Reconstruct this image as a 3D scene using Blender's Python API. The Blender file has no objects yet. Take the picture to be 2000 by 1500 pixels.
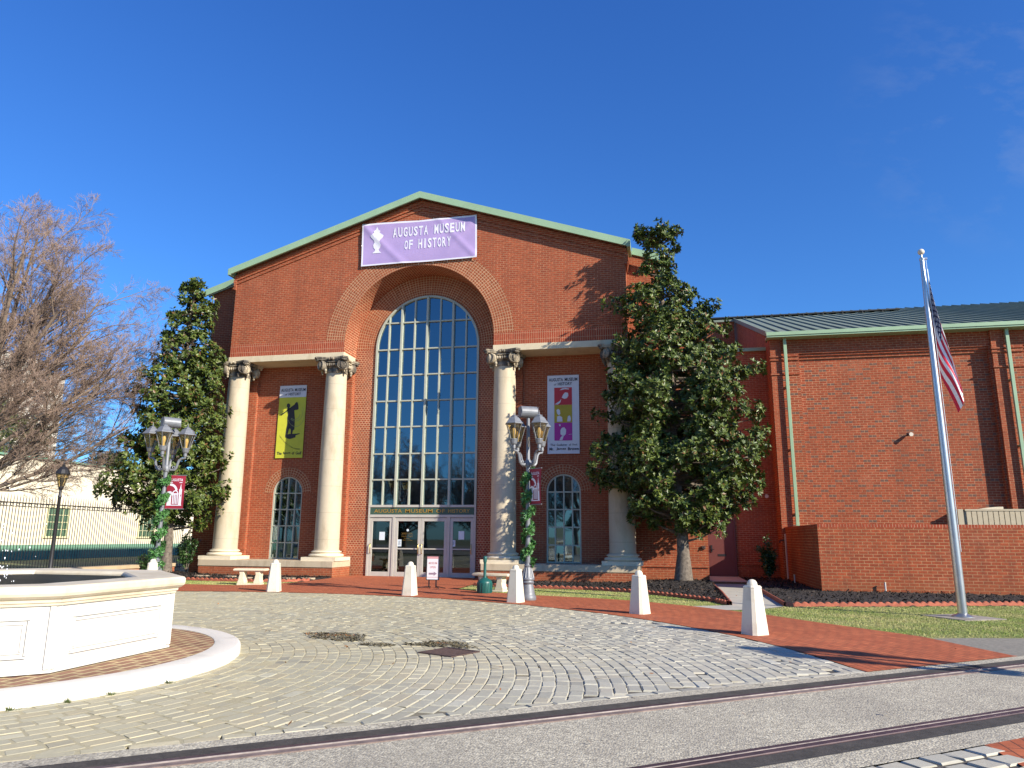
import bpy, math, random
import numpy as np
from mathutils import Vector, Matrix
random.seed(7)
RNG = np.random.default_rng(7)
PI = math.pi
SC = bpy.context.scene
COL = SC.collection

# ------------------------------------------------------------------ camera, sky, sun, exposure
cam = bpy.data.cameras.new('camera')
camo = bpy.data.objects.new('camera', cam)
COL.objects.link(camo)
CR = Vector((0.97917, 0.202898, 0.007681)); CU = Vector((0.034586, -0.203946, 0.978371)); CF = Vector((-0.200076, 0.957726, 0.206715))
m = Matrix((CR, CU, -CF)).transposed().to_4x4()
m.translation = Vector((8.5823, -24.2534, 1.4147))
camo.matrix_world = m
cam.sensor_width = 36.0
cam.lens = 1420.4 / 2000 * 36
cam.clip_start = 0.1
cam.clip_end = 3000
SC.camera = camo

SUN = Vector((-2.0, 1.0, -1.12)).normalized()
EL = math.asin(-SUN.z)
AZ = math.atan2(-SUN.x, -SUN.y)          # clockwise from +Y
sun = bpy.data.lights.new('sun', 'SUN')
sun.energy = 5.0
sun.angle = math.radians(0.53)
sun.color = (1.0, 0.91, 0.77)
suno = bpy.data.objects.new('sun', sun)
suno.rotation_euler = SUN.to_track_quat('-Z', 'Y').to_euler()
suno.location = (40, -20, 30)
COL.objects.link(suno)

W = bpy.data.worlds.new('World')
SC.world = W
W.use_nodes = True
wn = W.node_tree
wn.nodes.clear()
wout = wn.nodes.new('ShaderNodeOutputWorld')
wbg = wn.nodes.new('ShaderNodeBackground')
sky = wn.nodes.new('ShaderNodeTexSky')
sky.sky_type = 'NISHITA'
sky.sun_disc = False
sky.sun_elevation = EL
sky.sun_rotation = AZ
sky.altitude = 150
sky.air_density = 1.0
sky.dust_density = 0.25
sky.ozone_density = 3.0
hsv = wn.nodes.new('ShaderNodeHueSaturation')
hsv.inputs['Saturation'].default_value = 1.0
hsv.inputs['Value'].default_value = 1.0
# deeper blue overhead, brighter towards the horizon, as clear winter air shows it
tcz = wn.nodes.new('ShaderNodeTexCoord')
sxz = wn.nodes.new('ShaderNodeSeparateXYZ'); wn.links.new(tcz.outputs['Generated'], sxz.inputs[0])
mrz = wn.nodes.new('ShaderNodeMapRange'); mrz.inputs[1].default_value = 0.26; mrz.inputs[2].default_value = 0.66
wn.links.new(sxz.outputs[2], mrz.inputs[0])
tint = wn.nodes.new('ShaderNodeMix'); tint.data_type = 'RGBA'
tint.inputs[6].default_value = (0.60, 1.23, 1.99, 1); tint.inputs[7].default_value = (0.51, 1.16, 2.2, 1)
wn.links.new(mrz.outputs[0], tint.inputs[0])
mulz = wn.nodes.new('ShaderNodeMix'); mulz.data_type = 'RGBA'; mulz.blend_type = 'MULTIPLY'; mulz.inputs[0].default_value = 1.0
wn.links.new(sky.outputs[0], mulz.inputs[6]); wn.links.new(tint.outputs[2], mulz.inputs[7])
wn.links.new(mulz.outputs[2], hsv.inputs['Color'])
# thin high cloud wisps, fixed to a direction of the sky
tc = wn.nodes.new('ShaderNodeTexCoord')
mp = wn.nodes.new('ShaderNodeMapping')
mp.inputs['Rotation'].default_value = (0.3, 0.5, 0.2)
mp.inputs['Scale'].default_value = (5, 16, 11)
wnz = wn.nodes.new('ShaderNodeTexNoise')
wnz.inputs['Scale'].default_value = 1.6
wnz.inputs['Detail'].default_value = 7
wnz.inputs['Roughness'].default_value = 0.62
wn.links.new(tc.outputs['Generated'], mp.inputs['Vector'])
wn.links.new(mp.outputs[0], wnz.inputs['Vector'])
wr = wn.nodes.new('ShaderNodeMapRange')
wr.inputs[1].default_value = 0.5; wr.inputs[2].default_value = 0.78
wn.links.new(wnz.outputs['Fac'], wr.inputs[0])
dt = wn.nodes.new('ShaderNodeVectorMath'); dt.operation = 'DOT_PRODUCT'
wdir = (CF * 1420 + CR * 960 + CU * 560).normalized()
dt.inputs[1].default_value = wdir
wn.links.new(tc.outputs['Generated'], dt.inputs[0])
dr = wn.nodes.new('ShaderNodeMapRange')
dr.inputs[1].default_value = 0.985; dr.inputs[2].default_value = 1.0
wn.links.new(dt.outputs['Value'], dr.inputs[0])
mu = wn.nodes.new('ShaderNodeMath'); mu.operation = 'MULTIPLY'
wn.links.new(wr.outputs[0], mu.inputs[0]); wn.links.new(dr.outputs[0], mu.inputs[1])
mu2 = wn.nodes.new('ShaderNodeMath'); mu2.operation = 'MULTIPLY'; mu2.inputs[1].default_value = 0.2
wn.links.new(mu.outputs[0], mu2.inputs[0])
wmix = wn.nodes.new('ShaderNodeMix'); wmix.data_type = 'RGBA'
wmix.inputs[7].default_value = (5.0, 5.4, 6.0, 1)
wn.links.new(mu2.outputs[0], wmix.inputs[0]); wn.links.new(hsv.outputs[0], wmix.inputs[6])
wn.links.new(wmix.outputs[2], wbg.inputs[0])
wbg.inputs[1].default_value = 0.06
wn.links.new(wbg.outputs[0], wout.inputs[0])

SC.view_settings.view_transform = 'Standard'
SC.view_settings.look = 'None'
SC.view_settings.gamma = 1.0
SC.view_settings.exposure = 0.75
SC.render.engine = 'CYCLES'
SC.cycles.max_bounces = 6
SC.cycles.transparent_max_bounces = 12

# ------------------------------------------------------------------ materials
MATS = {}
def new_mat(name):
    mt = bpy.data.materials.new(name)
    mt.use_nodes = True
    nt = mt.node_tree
    b = nt.nodes['Principled BSDF']
    MATS[name] = mt
    return mt, nt, b

def N(nt, kind, **kw):
    n = nt.nodes.new(kind)
    for k, v in kw.items():
        setattr(n, k, v)
    return n

def math_n(nt, op, a, b=None, c=None):
    n = N(nt, 'ShaderNodeMath', operation=op)
    for i, v in enumerate((a, b, c)):
        if v is None: continue
        if isinstance(v, (int, float)): n.inputs[i].default_value = v
        else: nt.links.new(v, n.inputs[i])
    return n.outputs[0]

def mixc(nt, fac, a, b, blend='MIX'):
    n = N(nt, 'ShaderNodeMix', data_type='RGBA', blend_type=blend)
    for i, v in ((0, fac), (6, a), (7, b)):
        if isinstance(v, (int, float)): n.inputs[i].default_value = v
        elif isinstance(v, tuple): n.inputs[i].default_value = (*v[:3], 1)
        else: nt.links.new(v, n.inputs[i])
    return n.outputs[2]

def noise(nt, scale, detail=4, rough=0.6, vec=None, dist=0.0):
    n = N(nt, 'ShaderNodeTexNoise')
    n.inputs['Scale'].default_value = scale
    n.inputs['Detail'].default_value = detail
    n.inputs['Roughness'].default_value = rough
    n.inputs['Distortion'].default_value = dist
    if vec is None:
        g = N(nt, 'ShaderNodeNewGeometry')
        vec = g.outputs['Position']
    nt.links.new(vec, n.inputs['Vector'])
    return n.outputs['Fac']

def rng(nt, v, a, b, c=0.0, d=1.0):
    n = N(nt, 'ShaderNodeMapRange')
    nt.links.new(v, n.inputs[0])
    for i, x in enumerate((a, b, c, d)): n.inputs[i + 1].default_value = x
    return n.outputs[0]

def bump(nt, b, h, strength=0.5, dist=0.01):
    n = N(nt, 'ShaderNodeBump')
    n.inputs['Strength'].default_value = strength
    n.inputs['Distance'].default_value = dist
    nt.links.new(h, n.inputs['Height'])
    nt.links.new(n.outputs[0], b.inputs['Normal'])

def plain(name, c, rough=0.6, metal=0.0, var=0.15, scale=6.0, bmp=0.0, bscale=60, spec=0.5, c2=None, lo=0.35, hi=0.7):
    mt, nt, b = new_mat(name)
    f = noise(nt, scale, 5)
    f = rng(nt, f, lo, hi)
    d = c2 if c2 else tuple(x * (1 - var * 2) for x in c)
    nt.links.new(mixc(nt, f, c, d), b.inputs['Base Color'])
    b.inputs['Roughness'].default_value = rough
    b.inputs['Metallic'].default_value = metal
    b.inputs['Specular IOR Level'].default_value = spec
    if bmp: bump(nt, b, noise(nt, bscale, 4), bmp, 0.01)
    return mt

def brick(name, bw, bh, c1, c2, mortar, ms=0.011, mode='wall', diaper=False, offset=0.5, bstr=0.5, var=0.25, stain=0.0, freq=2):
    mt, nt, b = new_mat(name)
    if mode == 'wall':
        g = N(nt, 'ShaderNodeNewGeometry')
        s = N(nt, 'ShaderNodeSeparateXYZ'); nt.links.new(g.outputs['Position'], s.inputs[0])
        u = math_n(nt, 'ADD', s.outputs[0], s.outputs[1]); u = math_n(nt, 'ADD', u, 200.0)
        v = math_n(nt, 'ADD', s.outputs[2], 8.0)
    elif mode == 'flat':
        g = N(nt, 'ShaderNodeNewGeometry')
        s = N(nt, 'ShaderNodeSeparateXYZ'); nt.links.new(g.outputs['Position'], s.inputs[0])
        u = math_n(nt, 'ADD', s.outputs[1], 300.0); v = math_n(nt, 'ADD', s.outputs[0], 300.0)
    elif mode == 'uv':
        t = N(nt, 'ShaderNodeUVMap')
        s = N(nt, 'ShaderNodeSeparateXYZ'); nt.links.new(t.outputs[0], s.inputs[0])
        u = math_n(nt, 'ADD', s.outputs[0], 100.0); v = math_n(nt, 'ADD', s.outputs[1], 8.0)
    else:                                   # concentric paving around a centre
        cx, cy, ru = mode
        g = N(nt, 'ShaderNodeNewGeometry')
        s = N(nt, 'ShaderNodeSeparateXYZ'); nt.links.new(g.outputs['Position'], s.inputs[0])
        dx = math_n(nt, 'SUBTRACT', s.outputs[0], cx); dy = math_n(nt, 'SUBTRACT', s.outputs[1], cy)
        v = math_n(nt, 'SQRT', math_n(nt, 'ADD', math_n(nt, 'MULTIPLY', dx, dx), math_n(nt, 'MULTIPLY', dy, dy)))
        u = math_n(nt, 'MULTIPLY', math_n(nt, 'ADD', math_n(nt, 'ARCTAN2', dy, dx), 10.0), ru)
    c = N(nt, 'ShaderNodeCombineXYZ'); nt.links.new(u, c.inputs[0]); nt.links.new(v, c.inputs[1])
    bt = N(nt, 'ShaderNodeTexBrick'); bt.offset = offset; bt.offset_frequency = freq
    nt.links.new(c.outputs[0], bt.inputs['Vector'])
    for k, x in (('Scale', 1.0), ('Mortar Size', ms), ('Mortar Smooth', 0.25), ('Bias', 0.0), ('Brick Width', bw), ('Row Height', bh)):
        bt.inputs[k].default_value = x
    bt.inputs['Color1'].default_value = (*c1, 1); bt.inputs['Color2'].default_value = (*c2, 1)
    mo = mixc(nt, rng(nt, noise(nt, 0.7, 5), 0.35, 0.65), mortar, tuple(x * 0.72 for x in mortar))
    nt.links.new(mo, bt.inputs['Mortar'])
    col = bt.outputs['Color']
    if diaper:
        row = math_n(nt, 'FLOOR', math_n(nt, 'DIVIDE', v, bh))
        odd = math_n(nt, 'MODULO', row, 2.0)
        # brick texture shifts every second row by half a brick
        uu = math_n(nt, 'ADD', math_n(nt, 'DIVIDE', u, bw), math_n(nt, 'MULTIPLY', odd, 0.5))
        ci = math_n(nt, 'FLOOR', uu)
        c2i = math_n(nt, 'SUBTRACT', math_n(nt, 'MULTIPLY', ci, 2.0), odd)
        r2 = row
        A = math_n(nt, 'LESS_THAN', math_n(nt, 'MODULO', math_n(nt, 'ADD', math_n(nt, 'ADD', c2i, r2), 4000.0), 12.0), 1.0)
        B = math_n(nt, 'LESS_THAN', math_n(nt, 'MODULO', math_n(nt, 'ADD', math_n(nt, 'SUBTRACT', c2i, r2), 4000.0), 12.0), 1.0)
        # only the odd bricks of every second course are the dark ones
        keep = math_n(nt, 'LESS_THAN', math_n(nt, 'MODULO', math_n(nt, 'ADD', row, 400.0), 2.0), 1.0)
        lo_ = math_n(nt, 'GREATER_THAN', s.outputs[2], 1.9); hi_ = math_n(nt, 'LESS_THAN', s.outputs[2], 7.75)
        D = math_n(nt, 'MULTIPLY', math_n(nt, 'MAXIMUM', A, B), math_n(nt, 'MULTIPLY', lo_, hi_))
        D = math_n(nt, 'MULTIPLY', D, keep)
        D = math_n(nt, 'MULTIPLY', D, math_n(nt, 'SUBTRACT', 1.0, bt.outputs['Fac']))
        col = mixc(nt, math_n(nt, 'MULTIPLY', D, 0.8), col, (0.10, 0.085, 0.07))
    big = rng(nt, noise(nt, 0.35, 6, 0.65), 0.35, 0.68)
    col = mixc(nt, math_n(nt, 'MULTIPLY', big, var), col, (0.30, 0.085, 0.035), 'MIX')
    fine = rng(nt, noise(nt, 9.0, 3), 0.35, 0.7, 0.82, 1.12)
    fn = N(nt, 'ShaderNodeCombineXYZ')
    for i in range(3): nt.links.new(fine, fn.inputs[i])
    col = mixc(nt, 1.0, col, fn.outputs[0], 'MULTIPLY')
    if mode == 'wall':
        mp_ = N(nt, 'ShaderNodeMapping'); mp_.inputs['Scale'].default_value = (1.6, 1.6, 0.16); nt.links.new(g.outputs['Position'], mp_.inputs[0])
        sk = rng(nt, noise(nt, 1.1, 6, 0.7, mp_.outputs[0]), 0.48, 0.74)
        col = mixc(nt, math_n(nt, 'MULTIPLY', sk, 0.34), col, (0.13, 0.052, 0.032))
        ef = rng(nt, noise(nt, 0.55, 7, 0.75), 0.56, 0.74)
        col = mixc(nt, math_n(nt, 'MULTIPLY', ef, 0.22), col, (0.52, 0.26, 0.16))
        ft = rng(nt, math_n(nt, 'ADD', s.outputs[2], math_n(nt, 'MULTIPLY', noise(nt, 2.0, 4), 0.5)), 0.30, 0.75, 0.35, 0.0)
        col = mixc(nt, ft, col, (0.26, 0.10, 0.04))
    if stain:
        st = rng(nt, noise(nt, 1.3, 6, 0.7), 0.52, 0.72)
        col = mixc(nt, math_n(nt, 'MULTIPLY', st, stain), col, (0.10, 0.05, 0.035))
    nt.links.new(col, b.inputs['Base Color'])
    b.inputs['Roughness'].default_value = 0.85
    b.inputs['Specular IOR Level'].default_value = 0.25
    inv = math_n(nt, 'SUBTRACT', 1.0, bt.outputs['Fac'])
    inv = math_n(nt, 'ADD', inv, math_n(nt, 'MULTIPLY', noise(nt, 40, 3), 0.3))
    bump(nt, b, inv, bstr, 0.008)
    return mt

BR1, BR2, MOR = (0.375, 0.083, 0.033), (0.285, 0.062, 0.027), (0.50, 0.27, 0.145)
brick('brick', 0.225, 0.075, BR1, BR2, MOR, 0.0085)
brick('brick_flemish', 0.115, 0.078, (0.36, 0.08, 0.034), (0.24, 0.05, 0.026), (0.58, 0.35, 0.20), 0.013)
brick('brick_wing', 0.25, 0.088, (0.35, 0.078, 0.032), (0.26, 0.056, 0.024), MOR, 0.0095, diaper=True)
brick('brick_low', 0.24, 0.083, (0.36, 0.076, 0.028), (0.27, 0.055, 0.022), (0.50, 0.27, 0.13), 0.010, stain=0.4)
brick('brick_ring', 0.105, 0.093, (0.33, 0.085, 0.034), (0.26, 0.064, 0.026), (0.60, 0.37, 0.21), 0.012, mode='uv', offset=0.0)
brick('brick_soldier', 0.078, 0.24, (0.36, 0.068, 0.03), (0.30, 0.054, 0.024), (0.58, 0.34, 0.2), 0.008, mode='uv', offset=0.0)
brick('brick_soffit', 0.225, 0.09, (0.34, 0.075, 0.032), (0.25, 0.055, 0.025), (0.60, 0.38, 0.22), 0.012, mode='uv')
brick('brick_walk', 0.21, 0.105, (0.50, 0.145, 0.062), (0.40, 0.105, 0.046), (0.20, 0.075, 0.045), 0.008, mode=(-0.31, -18.25, 11.5), bstr=0.45, stain=0.22)
brick('brick_island', 0.25, 0.135, (0.31, 0.17, 0.105), (0.23, 0.125, 0.08), (0.58, 0.46, 0.25), 0.018, mode='flat', bstr=0.4, var=0.05)

def stone_mat(name, c, dirt, amt, lo=0.5, hi=0.7, joints=0.0):
    mt, nt, b = new_mat(name)
    g = N(nt, 'ShaderNodeNewGeometry')
    mpn = N(nt, 'ShaderNodeMapping'); mpn.inputs['Scale'].default_value = (1, 1, 0.35)
    nt.links.new(g.outputs['Position'], mpn.inputs[0])
    f = rng(nt, noise(nt, 2.3, 7, 0.65, mpn.outputs[0]), lo, hi)
    col = mixc(nt, math_n(nt, 'MULTIPLY', f, amt), c, dirt)
    f2 = rng(nt, noise(nt, 7.0, 5), 0.4, 0.7)
    col = mixc(nt, math_n(nt, 'MULTIPLY', f2, 0.25), col, tuple(x * 0.82 for x in c))
    h = noise(nt, 35, 4)
    if joints:
        s = N(nt, 'ShaderNodeSeparateXYZ'); nt.links.new(g.outputs['Position'], s.inputs[0])
        fr = math_n(nt, 'FRACT', math_n(nt, 'DIVIDE', math_n(nt, 'ADD', s.outputs[2], 7.08), joints))
        jl = math_n(nt, 'LESS_THAN', fr, 0.016)
        col = mixc(nt, math_n(nt, 'MULTIPLY', jl, 0.45), col, tuple(x * 0.5 for x in c))
        h = math_n(nt, 'SUBTRACT', h, math_n(nt, 'MULTIPLY', jl, 1.0))
    nt.links.new(col, b.inputs['Base Color'])
    b.inputs['Roughness'].default_value = 0.75
    b.inputs['Specular IOR Level'].default_value = 0.3
    bump(nt, b, h, 0.25, 0.01)
    return mt
stone_mat('limestone', (0.53, 0.455, 0.325), (0.33, 0.26, 0.165), 0.8, 0.5, 0.75, joints=0.93)
stone_mat('lintel_stone', (0.62, 0.53, 0.36), (0.38, 0.29, 0.17), 0.5)
stone_mat('plinth_stone', (0.50, 0.41, 0.28), (0.26, 0.20, 0.13), 0.7)
stone_mat('capital_stone', (0.52, 0.44, 0.31), (0.07, 0.06, 0.05), 1.0, 0.36, 0.54)
stone_mat('cast_stone', (0.70, 0.61, 0.44), (0.45, 0.36, 0.22), 0.5)
stone_mat('tan_cap', (0.48, 0.36, 0.22), (0.3, 0.22, 0.13), 0.6)
plain('white_paint', (0.66, 0.60, 0.475), 0.55, c2=(0.50, 0.44, 0.33), lo=0.5, hi=0.78, scale=5, bmp=0.1)
plain('fountain_paint', (0.62, 0.60, 0.545), 0.5, var=0.035, scale=2.2, bmp=0.08, bscale=30)
plain('kerb_paint', (0.70, 0.665, 0.58), 0.55, c2=(0.52, 0.49, 0.41), scale=2.6, lo=0.52, hi=0.75, bmp=0.3, bscale=25)
plain('basin_ledge', (0.68, 0.61, 0.46), 0.6, c2=(0.52, 0.44, 0.30), scale=2.5, bmp=0.15)
plain('green_trim', (0.30, 0.44, 0.27), 0.5, var=0.06, scale=1.5)
plain('roof_metal', (0.19, 0.225, 0.165), 0.62, metal=0.0, var=0.1, scale=0.8)
plain('roof_dark', (0.02, 0.022, 0.022), 0.6)
plain('window_frame', (0.41, 0.425, 0.335), 0.45, var=0.05)
plain('door_frame', (0.48, 0.46, 0.40), 0.45, var=0.05)
plain('name_board', (0.045, 0.095, 0.065), 0.5, var=0.05)
plain('gold', (0.50, 0.30, 0.05), 0.45, metal=0.3, var=0.05)
plain('brass', (0.55, 0.40, 0.14), 0.3, metal=0.9, var=0.05)
plain('interior', (0.020, 0.045, 0.050), 0.9, var=0.25, scale=0.8)
plain('interior_dark', (0.012, 0.014, 0.013), 0.9, var=0.25, scale=1.2)
plain('blind', (0.035, 0.06, 0.06), 0.7)
plain('paper', (0.62, 0.72, 0.76), 0.7, var=0.03)
plain('ink', (0.03, 0.03, 0.035), 0.7, var=0.05)
plain('red_door', (0.13, 0.036, 0.030), 0.55, var=0.06)
plain('black_iron', (0.018, 0.018, 0.020), 0.45, var=0.1)
plain('lamp_metal', (0.19, 0.20, 0.215), 0.5, metal=0.2, var=0.12, scale=9)
plain('steel', (0.55, 0.55, 0.54), 0.32, metal=0.85, var=0.08, scale=4)
plain('bulb', (0.75, 0.62, 0.36), 0.4, var=0.05)
plain('green_plastic', (0.012, 0.10, 0.085), 0.42, var=0.1)
plain('rail_steel', (0.13, 0.075, 0.062), 0.5, metal=0.35, var=0.25, scale=5, bmp=0.2)
plain('rail_head', (0.10, 0.062, 0.062), 0.5, metal=0.2, var=0.25, scale=8)
plain('rail_edge', (0.30, 0.25, 0.22), 0.6, metal=0.1, var=0.25, scale=14)
plain('rail_rust', (0.24, 0.175, 0.15), 0.8, var=0.25, scale=9, bmp=0.3)
plain('rubber', (0.042, 0.038, 0.038), 0.75, var=0.25, scale=12, bmp=0.5, bscale=40)
plain('terracotta', (0.42, 0.115, 0.06), 0.8, var=0.2, scale=10, bmp=0.3)
plain('beige_metal', (0.50, 0.42, 0.28), 0.5, var=0.05)
plain('pvc', (0.55, 0.55, 0.50), 0.5, var=0.05)
plain('bark', (0.20, 0.165, 0.125), 0.9, c2=(0.07, 0.055, 0.045), scale=14, bmp=0.9, bscale=26)
plain('bark_bare', (0.22, 0.165, 0.12), 0.9, c2=(0.10, 0.075, 0.06), scale=6, bmp=0.5)
plain('twig', (0.29, 0.205, 0.155), 0.9, var=0.2)
plain('cream_wall', (0.78, 0.71, 0.54), 0.8, var=0.05, scale=1.2)
plain('green_band', (0.16, 0.32, 0.22), 0.7, var=0.06)
plain('cream_trim', (0.76, 0.70, 0.42), 0.7, var=0.05)
plain('green_glass', (0.10, 0.17, 0.10), 0.15, var=0.2)
plain('tower_wall', (0.66, 0.60, 0.50), 0.8, var=0.05, scale=0.2)
plain('tower_glass', (0.06, 0.08, 0.09), 0.2)
plain('banner_white', (0.66, 0.66, 0.68), 0.65, var=0.03)
plain('banner_yellow', (0.56, 0.56, 0.045), 0.6, var=0.04)
plain('banner_red', (0.50, 0.025, 0.035), 0.6, var=0.05)
plain('banner_gold', (0.42, 0.32, 0.015), 0.6, var=0.05)
plain('banner_magenta', (0.42, 0.025, 0.27), 0.6, var=0.05)
plain('crimson', (0.30, 0.014, 0.034), 0.65, var=0.06)
plain('purple_cloth', (0.42, 0.31, 0.56), 0.6, var=0.05, scale=1.6)
plain('letter_white', (0.74, 0.72, 0.78), 0.6, var=0.03)
plain('swirl', (0.30, 0.34, 0.12), 0.6, var=0.03)
plain('asphalt', (0.27, 0.25, 0.20), 0.9, var=0.2, scale=20, bmp=0.4, bscale=120)
plain('ground_grass', (0.10, 0.13, 0.04), 0.95, c2=(0.19, 0.17, 0.08), scale=0.5, bmp=0.4)
plain('concrete', (0.47, 0.44, 0.35), 0.85, c2=(0.36, 0.34, 0.29), scale=2.0, bmp=0.25, bscale=80)
plain('concrete_pad', (0.34, 0.30, 0.25), 0.85, c2=(0.22, 0.19, 0.16), scale=3.0, bmp=0.25, bscale=80)
plain('grate_iron', (0.10, 0.062, 0.052), 0.7, metal=0.2, var=0.2, scale=18, bmp=0.4)
plain('dead_leaf', (0.34, 0.13, 0.035), 0.8, c2=(0.16, 0.09, 0.035), scale=16)
plain('dirt', (0.15, 0.12, 0.065), 0.95, c2=(0.065, 0.06, 0.032), scale=18)
plain('flat_stone', (0.46, 0.36, 0.24), 0.85, var=0.15)
plain('weed', (0.16, 0.21, 0.06), 0.8, var=0.3, scale=12)
plain('sign_pink', (0.60, 0.30, 0.30), 0.6, var=0.02)
plain('sign_white', (0.72, 0.70, 0.70), 0.6, var=0.02)
plain('sign_purple', (0.28, 0.19, 0.24), 0.6, var=0.02)

def attr_mat(name, lo, hi, rough, spec=0.5, brown=None, bmpv=0.0, trans=0.0, bscale=50):
    mt, nt, b = new_mat(name)
    a = N(nt, 'ShaderNodeAttribute', attribute_name='tone')
    col = mixc(nt, a.outputs['Fac'], lo, hi)
    if brown:
        k = math_n(nt, 'GREATER_THAN', a.outputs['Fac'], 0.955)
        col = mixc(nt, k, col, brown)
    nt.links.new(col, b.inputs['Base Color'])
    b.inputs['Roughness'].default_value = rough
    b.inputs['Specular IOR Level'].default_value = spec
    if bmpv: bump(nt, b, noise(nt, bscale, 5), bmpv, 0.01)
    return mt
attr_mat('magnolia_leaf', (0.024, 0.050, 0.010), (0.13, 0.165, 0.028), 0.42, 0.38, (0.15, 0.075, 0.03))
attr_mat('garland_leaf', (0.03, 0.10, 0.025), (0.08, 0.22, 0.05), 0.5)
attr_mat('shrub_leaf', (0.02, 0.055, 0.018), (0.07, 0.13, 0.035), 0.35)
attr_mat('pine_leaf', (0.03, 0.05, 0.012), (0.12, 0.14, 0.03), 0.6)
attr_mat('lawn_blade', (0.19, 0.27, 0.05), (0.56, 0.48, 0.22), 0.8, 0.2)
attr_mat('mulch_chip', (0.012, 0.010, 0.009), (0.085, 0.066, 0.052), 0.9, 0.2)

# granite setts: every stone has a tone of its own
mt, nt, b = new_mat('cobble')
a = N(nt, 'ShaderNodeAttribute', attribute_name='tone')
r = N(nt, 'ShaderNodeValToRGB')
nt.links.new(a.outputs['Fac'], r.inputs[0])
cr = r.color_ramp
cr.elements[0].position = 0.0; cr.elements[0].color = (0.28, 0.26, 0.19, 1)
cr.elements[1].position = 1.0; cr.elements[1].color = (0.62, 0.545, 0.335, 1)
for pos, cc in ((0.25, (0.38, 0.36, 0.255)), (0.5, (0.45, 0.42, 0.285)), (0.7, (0.415, 0.36, 0.225)), (0.85, (0.52, 0.50, 0.365))):
    e = cr.elements.new(pos); e.color = (*cc, 1)
sp = rng(nt, noise(nt, 28, 5, 0.7), 0.35, 0.68)
col = mixc(nt, math_n(nt, 'MULTIPLY', sp, 0.42), r.outputs[0], (0.27, 0.25, 0.19))
bg = rng(nt, noise(nt, 0.55, 5), 0.38, 0.66)
col = mixc(nt, math_n(nt, 'MULTIPLY', bg, 0.4), col, (0.53, 0.46, 0.275))
g = N(nt, 'ShaderNodeNewGeometry'); s = N(nt, 'ShaderNodeSeparateXYZ'); nt.links.new(g.outputs['Position'], s.inputs[0])
wx = rng(nt, math_n(nt, 'ADD', s.outputs[0], math_n(nt, 'MULTIPLY', noise(nt, 0.5, 4), 3.0)), 6.5, 10.0, 0.0, 0.6)
hs = N(nt, 'ShaderNodeHueSaturation'); hs.inputs['Saturation'].default_value = 0.42; hs.inputs['Value'].default_value = 1.04; nt.links.new(col, hs.inputs['Color'])
col = mixc(nt, wx, col, hs.outputs[0])
nt.links.new(col, b.inputs['Base Color'])
b.inputs['Roughness'].default_value = 0.7
b.inputs['Specular IOR Level'].default_value = 0.35
bump(nt, b, noise(nt, 26, 5, 0.7), 0.35, 0.006)

mt, nt, b = new_mat('mortar')
f = rng(nt, noise(nt, 0.45, 4), 0.42, 0.58)
g = N(nt, 'ShaderNodeNewGeometry'); s = N(nt, 'ShaderNodeSeparateXYZ'); nt.links.new(g.outputs['Position'], s.inputs[0])
fx = rng(nt, math_n(nt, 'ADD', s.outputs[0], math_n(nt, 'MULTIPLY', noise(nt, 0.6, 4), 2.0)), 5.6, 8.4)
f = math_n(nt, 'MAXIMUM', math_n(nt, 'MULTIPLY', f, 0.25), fx)
col = mixc(nt, f, (0.49, 0.43, 0.255), (0.085, 0.075, 0.06))
nt.links.new(col, b.inputs['Base Color'])
b.inputs['Roughness'].default_value = 0.9
bump(nt, b, noise(nt, 60, 4), 0.5, 0.01)

# exposed aggregate concrete of the tram track
mt, nt, b = new_mat('aggregate')
vo = N(nt, 'ShaderNodeTexVoronoi'); vo.inputs['Scale'].default_value = 62
g = N(nt, 'ShaderNodeNewGeometry'); nt.links.new(g.outputs['Position'], vo.inputs['Vector'])
s = N(nt, 'ShaderNodeSeparateColor'); nt.links.new(vo.outputs['Color'], s.inputs[0])
col = mixc(nt, s.outputs[0], (0.24, 0.215, 0.16), (0.66, 0.60, 0.44))
bgn = rng(nt, noise(nt, 0.9, 6, 0.65), 0.36, 0.66)
col = mixc(nt, math_n(nt, 'MULTIPLY', bgn, 0.55), col, (0.27, 0.24, 0.185))
ck = N(nt, 'ShaderNodeTexVoronoi', feature='DISTANCE_TO_EDGE'); ck.inputs['Scale'].default_value = 0.42
wv = N(nt, 'ShaderNodeVectorMath', operation='ADD'); nz = N(nt, 'ShaderNodeTexNoise'); nz.inputs['Scale'].default_value = 1.7; nz.inputs['Detail'].default_value = 6
nt.links.new(g.outputs['Position'], nz.inputs['Vector']); nt.links.new(g.outputs['Position'], wv.inputs[0]); nt.links.new(nz.outputs['Color'], wv.inputs[1]); nt.links.new(wv.outputs[0], ck.inputs['Vector'])
crk = math_n(nt, 'MULTIPLY', math_n(nt, 'LESS_THAN', ck.outputs['Distance'], 0.0028), rng(nt, noise(nt, 0.5, 3), 0.48, 0.54))
col = mixc(nt, math_n(nt, 'MULTIPLY', crk, 0.75), col, (0.07, 0.06, 0.05))
oil = rng(nt, noise(nt, 0.8, 5, 0.6, None, 0.6), 0.62, 0.72)
col = mixc(nt, math_n(nt, 'MULTIPLY', oil, 0.45), col, (0.13, 0.115, 0.10))
nt.links.new(col, b.inputs['Base Color'])
b.inputs['Roughness'].default_value = 0.85
bump(nt, b, math_n(nt, 'SUBTRACT', 1.0, vo.outputs['Distance']), 0.45, 0.012)

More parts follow.
